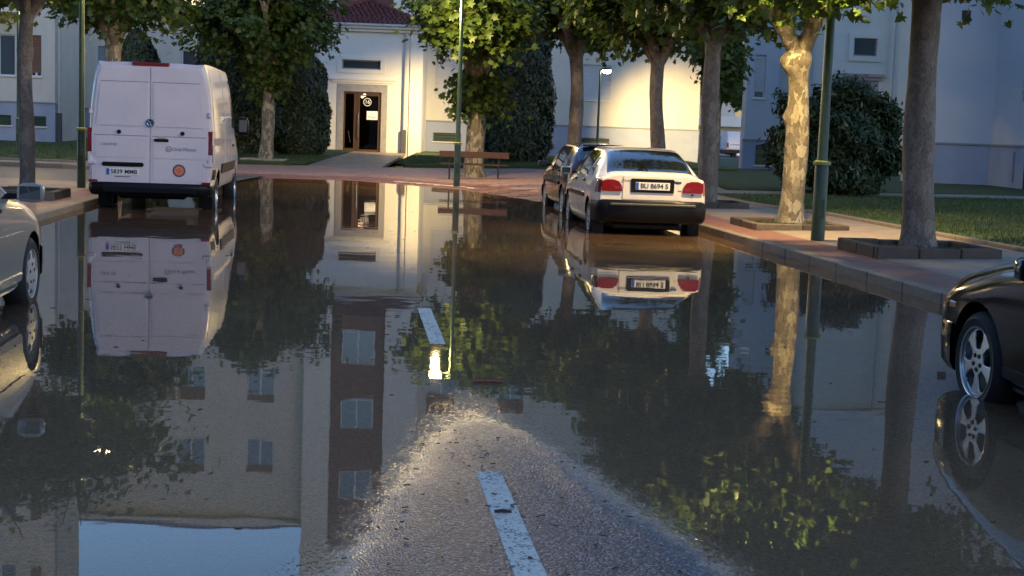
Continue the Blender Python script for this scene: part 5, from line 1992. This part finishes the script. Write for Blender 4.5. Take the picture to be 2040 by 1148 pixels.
PI = math.pi
tree(-8.45, 24.6, .13, "slim trunk with a dark knot in a stone planter beside the silver saloon", r=.135, hf=3.4, R=2.6, zc=3.15, zt=5.3, seed=11, bark=BARK_PLAIN, nleaf=6500, lean=(.02, .1),
     knobs=[(2.45, PI * .9, .10, .45), (2.42, .1, .08, .30), (2.40, -PI / 2, .10, .25), (2.0, PI * 1.4, .2, .1)])
tree(-10.6, 37.5, .08, "bushy plane tree rising behind the white van's roof", r=.24, hf=3.6, R=2.0, zc=3.55, zt=6.3, seed=12, nleaf=6500, size=.22)
tree(-8.55, 48.6, .22, "pale smooth trunk with wide dark crown at the entrance lawn's corner", r=.235, hf=3.4, R=2.75, zc=3.0, zt=6.7, seed=13, nleaf=9500, lean=(.12, 0), wob=.10, size=.23, offset=(-.25, 0), shoots=9)
tree(-1.25, 42.3, .12, "lamp-lit pale trunk with low bright leaves right behind the bench", r=.30, hf=3.1, R=1.95, zc=3.35, zt=6.0, seed=14, nleaf=7500, wob=.03, size=.22, offset=(.0, -1.4), shoots=26)
tree(1.75, 43.5, .14, "grey trunk standing over the maroon hatchback's roof", r=.235, hf=4.0, R=2.3, zc=3.9, zt=6.6, seed=15, bark=BARK_PLAIN, nleaf=8000, lean=(-.10, 0), wob=.07, size=.22)
tree(3.72, 37.4, .10, "forked dark trunk rising behind the white hatchback's roof", r=.205, hf=3.6, R=2.6, zc=3.6, zt=6.3, seed=16, bark=BARK_PLAIN, nleaf=9500, lean=(-.05, 0), wob=.12, size=.21)
tree(4.05, 30.0, .10, "straight grey trunk rooted beside the white hatchback's tail light", r=.205, hf=3.7, R=2.5, zc=3.65, zt=6.1, seed=17, bark=BARK_PLAIN, nleaf=9500, lean=(-.02, 0), wob=.05, size=.20, shoots=0)
tree(4.50, 23.25, .15, "lamp-lit mottled trunk with a big swollen burl, in a stone planter", r=.20, hf=3.05, R=2.5, zc=3.45, zt=5.6, seed=18, nleaf=9500, lean=(.05, -.03), wob=.05, size=.20, limbs=4, offset=(-.5, -.7),
     knobs=[(2.62, PI * 1.15, .17, 1.25), (2.64, PI * 1.6, .16, .75), (1.75, PI * 1.0, .11, .45), (2.34, PI * 1.4, .05, -.12), (.9, PI*1.5, .3, .06)])
tree(5.28, 18.55, .15, "thick plain brown trunk in the stone planter closest to the black saloon", r=.215, hf=3.6, R=2.5, zc=3.15, zt=5.3, seed=19, bark=BARK_PLAIN, nleaf=8500, lean=(-.12, 0), wob=.03, size=.19, offset=(-.75, -.2))
tree(11.6, 84, .2, "small distant plane tree in the gap near the far white van", r=.28, hf=3.4, R=2.8, zc=3.2, zt=8.5, seed=20, nleaf=5000, size=.34)
tree(6.85, 49.5, .25, "shaded leafy tree between the two buildings, behind the grey trunk", r=.16, hf=3.0, R=1.0, zc=2.9, zt=6.2, seed=21, nleaf=4500, size=.22)


def conifer(x, y, z, w, h, label, seed, n=14000, top=.55, power=2.4):
    root = thing("conifer", label, "tree", (x, y, z), 0, "clipped dark conifers by the walls")
    rng = np.random.default_rng(seed)
    n = n * 3
    def rad(t):
        return np.where(t < .12, .62 + .38 * (t / .12), np.where(t < top, 1.0, np.clip(1 - ((t - top) / (1 - top)) ** power, 0, 1) ** .55))
    MB().tube([(0, 0, -.1), (0, 0, h * .9)], [.12, .03], 8).build("trunk", BARK, root)
    t = rng.random(n)
    a = rng.random(n) * 2 * np.pi
    lump = 1 + .05 * np.sin(3 * a + t * 7) + .04 * np.sin(5 * a - t * 13) + .04 * np.sin(17 * t + 2 * a) + .03 * np.sin(31 * t + 7 * a) + .035 * rng.normal(size=n)
    depth = 1 - .22 * rng.random(n) ** 2
    R_ = w / 2 * rad(t) * lump * depth
    P = np.stack([R_ * np.cos(a), R_ * np.sin(a), .08 + t * h * (1 + .01 * rng.normal(size=n))], axis=1)
    N = np.stack([np.cos(a), np.sin(a), .35 + 0 * a], axis=1) + rng.normal(size=(n, 3)) * .45
    o = scatter_leaves("crown", P, N, .10 + .12 * rng.random(n), spray_template(), CONIFER, root, rng)
    o['kind'] = 'stuff'
    # inner twigs that close the crown
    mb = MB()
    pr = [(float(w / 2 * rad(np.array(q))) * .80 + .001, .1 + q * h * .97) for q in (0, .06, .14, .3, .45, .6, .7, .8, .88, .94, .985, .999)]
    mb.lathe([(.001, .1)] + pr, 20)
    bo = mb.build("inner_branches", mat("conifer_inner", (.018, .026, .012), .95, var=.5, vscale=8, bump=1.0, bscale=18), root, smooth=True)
    return root


conifer(-.05, 52.5, .22, 2.5, 5.6, "dark columnar conifer beside the lamp-lit trunk and bench", 31)
conifer(-8.35, 54.5, .25, 2.2, 3.9, "dark rounded conifer beside the entrance wing's downpipe", 32, 11000)
conifer(-10.4, 53.5, .25, 3.2, 7.2, "tall broad dark conifer behind the white van's side", 33, 17000, top=.35, power=1.6)
conifer(-14.0, 52.5, .3, 2.2, 4.3, "dark conifer peeping over the white van's roof", 34, 7000, top=.3, power=1.5)


def shrub(x, y, z, w, h, label, seed, n=16000):
    root = thing("shrub", label, "shrub", (x, y, z))
    rng = np.random.default_rng(seed)
    d = rng.normal(size=(n, 3)); d /= np.linalg.norm(d, axis=1, keepdims=True)
    lump = 1 + .10 * np.sin(d[:, 0] * 7 + 1) + .08 * np.sin(d[:, 1] * 9) + .11 * np.sin(d[:, 2] * 8 + d[:, 0] * 4) + .05 * np.sin(d[:, 0] * 19 + d[:, 2] * 15) + .07 * rng.normal(size=n)
    rr_ = (1 - .35 * rng.random(n) ** 1.8) * lump
    dd = np.sign(d) * np.abs(d) ** np.array([.8, .8, .85])
    P = dd * rr_[:, None] * np.array([w / 2, w / 2, h / 2]) + np.array([0, 0, h / 2])
    keep = P[:, 2] > .02
    P, d = P[keep], d[keep]
    N = d * .6 + np.array([0, 0, .5]) + rng.normal(size=d.shape) * .5
    o = scatter_leaves("foliage", P, N, .12 + .08 * rng.random(len(P)), leaf_template(False), SHRUB, root, rng)
    o['kind'] = 'stuff'
    st = MB()
    r = random.Random(seed)
    for k in range(9):
        a = r.uniform(0, 6.28)
        st.tube([(0, 0, -.05), (math.cos(a) * w * .15, math.sin(a) * w * .15, h * .35), (math.cos(a) * w * .3, math.sin(a) * w * .3, h * .75)], [.035, .025, .01], 6)
    st.build("stems", BARK, root)
    return root


shrub(8.15, 36.4, .25, 2.8, 2.6, "big rounded dark green shrub on the lawn behind the street lamp", 41, 42000)

# ------------------------------------------------------------------ street lamps
def street_lamp(x, y, z, label, head_dir, H=5.1, arm=.42, power=180, spot=None, r=.062, aim=None, size_deg=110, thick=1.12):
    root = thing("street_lamp", label, "street lamp", (x, y, z), 0, "green street lamps")
    pole = MB()
    pole.lathe([(r * 1.35, -.1), (r * 1.35, thick), (r * 1.15, thick + .03), (r, thick + .06), (r * .72, H - .1), (r * .7, H)], 16)
    pole.build("pole", GREEN, root, smooth=True)
    MB().lathe([(r * 1.3, thick - .03), (r * 1.75, thick - .02), (r * 1.75, thick + .02), (r * 1.2, thick + .035)], 16).build("collar", GREENB, root, smooth=True)
    MB().box(-.05, .05, -r * 1.37 - .004, -r * 1.30, .35, .62, 0, .003).build("service_hatch", GREEN, root)
    d = Vector((math.cos(head_dir), math.sin(head_dir), 0))
    tip = Vector((0, 0, H)) + d * arm
    MB().tube([(0, 0, H - .06), Vector((0, 0, H + .05)) + d * arm * .35, tip + Vector((0, 0, .06))], [.034, .03, .026], 10).build("arm", GREEN, root, smooth=True)
    hd = MB().lathe([(.001, .10), (.08, .095), (.17, .05), (.20, .0), (.19, -.012), (.175, .0), (.001, .04)], 20, c=tip).build("lamp_head", GREEN, root, smooth=True)
    MB().lathe([(.172, -.005), (.16, -.05), (.12, -.10), (.06, -.125), (.001, -.13)], 18, c=tip).build("lamp_lens", LAMPGLOW, hd, smooth=True)
    ld = bpy.data.lights.new("lamp_light", 'SPOT' if spot else 'POINT')
    ld.energy = power
    ld.color = WARM
    ld.shadow_soft_size = .28 if spot else .12
    lo = bpy.data.objects.new("lamp_light", ld)
    COL.objects.link(lo)
    lo.parent = root
    lo.location = tip + Vector((0, 0, -.36))
    if spot:
        ld.spot_size = math.radians(spot)
        ld.spot_blend = 1.0
        if aim is not None:
            v = Vector(aim) - (Vector((x, y, z)) + lo.location)
            lo.rotation_euler = v.to_track_quat('-Z', 'Y').to_euler()
    return root


street_lamp(-8.55, 28.0, .13, "lit green street lamp standing close to the white van's left side", 0.0, H=5.15, power=140)
street_lamp(-1.55, 37.3, .03, "lit green street lamp rising in mid-street at the water's far edge by the bench", PI, H=5.0, power=330)
street_lamp(4.28, 20.0, .10, "thick green street lamp between the two planters along the kerb", PI * .97, H=5.1, power=600, r=.072)
street_lamp(-15.9, 45.5, .25, "slender green street lamp on the pavement before the balcony block", 0.2, H=5.1, power=70)
street_lamp(3.08, 55.0, .28, "short lit garden lamp against the pale wall above the parked hatchbacks", 0.0, H=3.7, arm=.25, power=3800, spot=42, aim=(6.9, 65, 1.6), r=.05, thick=.9)
street_lamp(-1.40, 56.5, .30, "garden lamp half hidden by the lamp-lit tree, throwing light on the entrance corner", PI, H=3.9, arm=.25, power=1250, spot=74, aim=(-4.3, 61.5, 1.2), r=.05, thick=.9)

# ------------------------------------------------------------------ benches, planters, debris
def bench(x, y, z, rz, label, L=1.95):
    root = thing("bench", label, "bench", (x, y, z), rz)
    for i, (yy, zz) in enumerate([(-.14, .43), (.0, .44), (.14, .43)]):
        MB().box(-L / 2, L / 2, yy - .06, yy + .06, zz - .02, zz + .02, 0, .008).build("seat_slat", WOOD, root)
    MB().box(-L / 2 - .02, L / 2 + .02, -.265, -.225, .62, .80, 0, .01).build("back_board", WOOD, root)
    for s in (-1, 1):
        xx = s * L * .36
        MB().tube([(xx, -.16, -.03), (xx, -.17, .42), (xx, -.215, .8)], .022, 8).build("leg", IRON, root, smooth=True)
        MB().tube([(xx, .15, -.03), (xx, .14, .41)], .022, 8).build("leg", IRON, root, smooth=True)
        MB().box(xx - .025, xx + .025, -.19, .17, .39, .409).build("seat_bracket", IRON, root)
    return root


bench(-1.22, 41.0, .10, .03, "red-brown wooden bench on the pink paving before the lamp-lit trunk")
bench(10.75, 72, .2, PI, "dark bench far off in the gap near the distant white van", 1.8)


def planter(x, y, z, w, d, label, rz, m, h=.17, seed=0):
    root = thing("tree_planter", label, "planter", (x, y, z), rz, "stone borders round the street trees")
    r = random.Random(seed)
    t = .11
    def blocks(x0, x1, y0, y1, along):
        L = (x1 - x0) if along == 'x' else (y1 - y0)
        n = max(2, int(round(L / .6)))
        for k in range(n):
            a, b = k / n, (k + 1) / n
            if along == 'x':
                bx = (x0 + L * a + .004, x0 + L * b - .004, y0, y1)
            else:
                bx = (x0, x1, y0 + L * a + .004, y0 + L * b - .004)
            MB().box(*bx, -.12, h + r.uniform(-.008, .008), 0, .014).build("border_stone", r.choice([m, STONE2D, m]), root)
    blocks(-w / 2, w / 2, -d / 2, -d / 2 + t, 'x')
    blocks(-w / 2, w / 2, d / 2 - t, d / 2, 'x')
    blocks(-w / 2, -w / 2 + t, -d / 2 + t + .004, d / 2 - t - .004, 'y')
    blocks(w / 2 - t, w / 2, -d / 2 + t + .004, d / 2 - t - .004, 'y')
    us = lin(-w / 2 + t * .8, w / 2 - t * .8, .08); vs = lin(-d / 2 + t * .8, d / 2 - t * .8, .08)
    s = sheet("soil", us, vs, lambda a, b: (a, b, h * .55 + r.uniform(-.012, .012)), SOIL, kind=None, parent=root)
    rg = np.random.default_rng(seed + 50)
    n = 500
    P = np.stack([(rg.random(n) - .5) * (w - 2.4 * t), (rg.random(n) - .5) * (d - 2.4 * t)], 1)
    V = np.zeros((n, 3, 3)); an = rg.random(n) * 6.28
    V[:, 0, :2] = P - .006 * np.stack([np.cos(an), np.sin(an)], 1); V[:, 1, :2] = P + .006 * np.stack([np.cos(an), np.sin(an)], 1)
    V[:, :2, 2] = h * .5; V[:, 2, :2] = P + (rg.random((n, 2)) - .5) * .06; V[:, 2, 2] = h * .6 + .06 * rg.random(n)
    g_ = tri_mesh("weeds", V.reshape(-1, 3), np.arange(n * 3).reshape(-1, 3), BLADE, np.repeat(rg.random(n), 3), root)
    g_['kind'] = 'stuff'
    return root


RZ = HEAD - PI / 2
planter(4.38, 22.75, .12, 1.5, 1.55, "brown stone planter round the burled lamp-lit trunk", RZ, STONE2, h=.12, seed=1)
planter(5.12, 18.0, .13, 1.6, 1.45, "dark stone planter round the plain brown trunk near the black saloon", RZ, STONE2D, h=.145, seed=2)
planter(4.0, 29.3, .10, 1.3, 1.4, "dark stone planter behind the white hatchback's tail light", RZ, STONE2D, h=.14, seed=3)
planter(-8.5, 24.1, .11, 1.6, 1.5, "stone planter round the slim knotted trunk beside the white van", RZ, STONE2, h=.14, seed=4)
planter(-8.55, 48.4, .20, 1.5, 1.1, "low pale stone planter round the trunk on the entrance lawn's corner", 0, mat("pale_stone", (.42, .36, .30), .7, var=.3, vscale=6, bump=.4, bscale=50), h=.10, seed=5)

fs = MB().tube([(-.09, 0, 0), (-.03, .008, .004), (.04, .0, .005), (.095, .008, .0)], [.007, .009, .008, .006], 8).build("stick", STICK, None, Matrix.Translation((-.13, 8.4, .006)) @ Matrix.Rotation(.12, 4, 'Z'), smooth=True)
tag(fs, "reddish stick floating on the water past the end of the dry tarmac", "stick")
tw = MB().tube([(-.032, 0, 0), (0, .003, .002), (.035, -.002, 0)], [.006, .008, .005], 7).build("twig", TWIG, None, Matrix.Translation((-.005, 5.40, .032)) @ Matrix.Rotation(.1, 4, 'Z'), smooth=True)
tag(tw, "short dark twig lying across the white centre dash", "twig")
# bits drifting on the flood
rgf = np.random.default_rng(19)
mf = MB()
for k in range(120):
    yy = 4.6 + 22 * rgf.random() ** 1.6
    bx = rgf.uniform(-3.0, 3.0) if yy < 14 else rgf.uniform(-2.4, 2.2)
    p = rd(yy, bx)
    if road_z(p[0], p[1]) > -.006:
        continue
    L, a = rgf.uniform(.006, .022), rgf.uniform(0, 6.28)
    c, s_ = math.cos(a), math.sin(a)
    loop = [(-L, 0), (-L * .3, -L * .45), (L * .6, -L * .3), (L, L * .1), (L * .2, L * .5)]
    v = [(p[0] + c * l - s_ * w, p[1] + s_ * l + c * w, h_) for h_ in (.0005, .004) for (l, w) in loop]
    n_ = len(loop)
    mf.add(v, [tuple(range(n_, 2 * n_))] + [(i, (i + 1) % n_, n_ + (i + 1) % n_, n_ + i) for i in range(n_)])
fl = mf.build("debris", mat("drifting_leaf", (.10, .07, .03), .5, var=.5, vscale=3))
tag(fl, "scattered leaf bits drifting on the flood water", "litter", kind='stuff')
# scattered bits of bark and leaf on the wet tarmac
rg = np.random.default_rng(9)
mb = MB()
for k in range(90):
    yy = 4.4 + 2.7 * rg.random()
    hw = .62 * math.sqrt(max(.02, (7.3 - yy) / 2.3))
    bx = rg.uniform(-hw, hw)
    p = rd(yy, bx)
    zz = road_z(p[0], p[1]) + .006
    L, W = rg.uniform(.003, .015), rg.uniform(.002, .005)
    a = rg.uniform(0, 3.14)
    c, s_ = math.cos(a), math.sin(a)
    v = [(p[0] + c * l - s_ * w, p[1] + s_ * l + c * w, zz + h_) for h_ in (0, .004) for (l, w) in ((-L, -W * .4), (L, -W), (L * .8, W), (-L, W * .7))]
    mb.add(v, [(3, 2, 1, 0), (4, 5, 6, 7), (0, 1, 5, 4), (1, 2, 6, 5), (2, 3, 7, 6), (3, 0, 4, 7)])
db = mb.build("debris", TWIG)
tag(db, "fine bark and leaf litter scattered over the wet tarmac", "litter", kind='stuff')
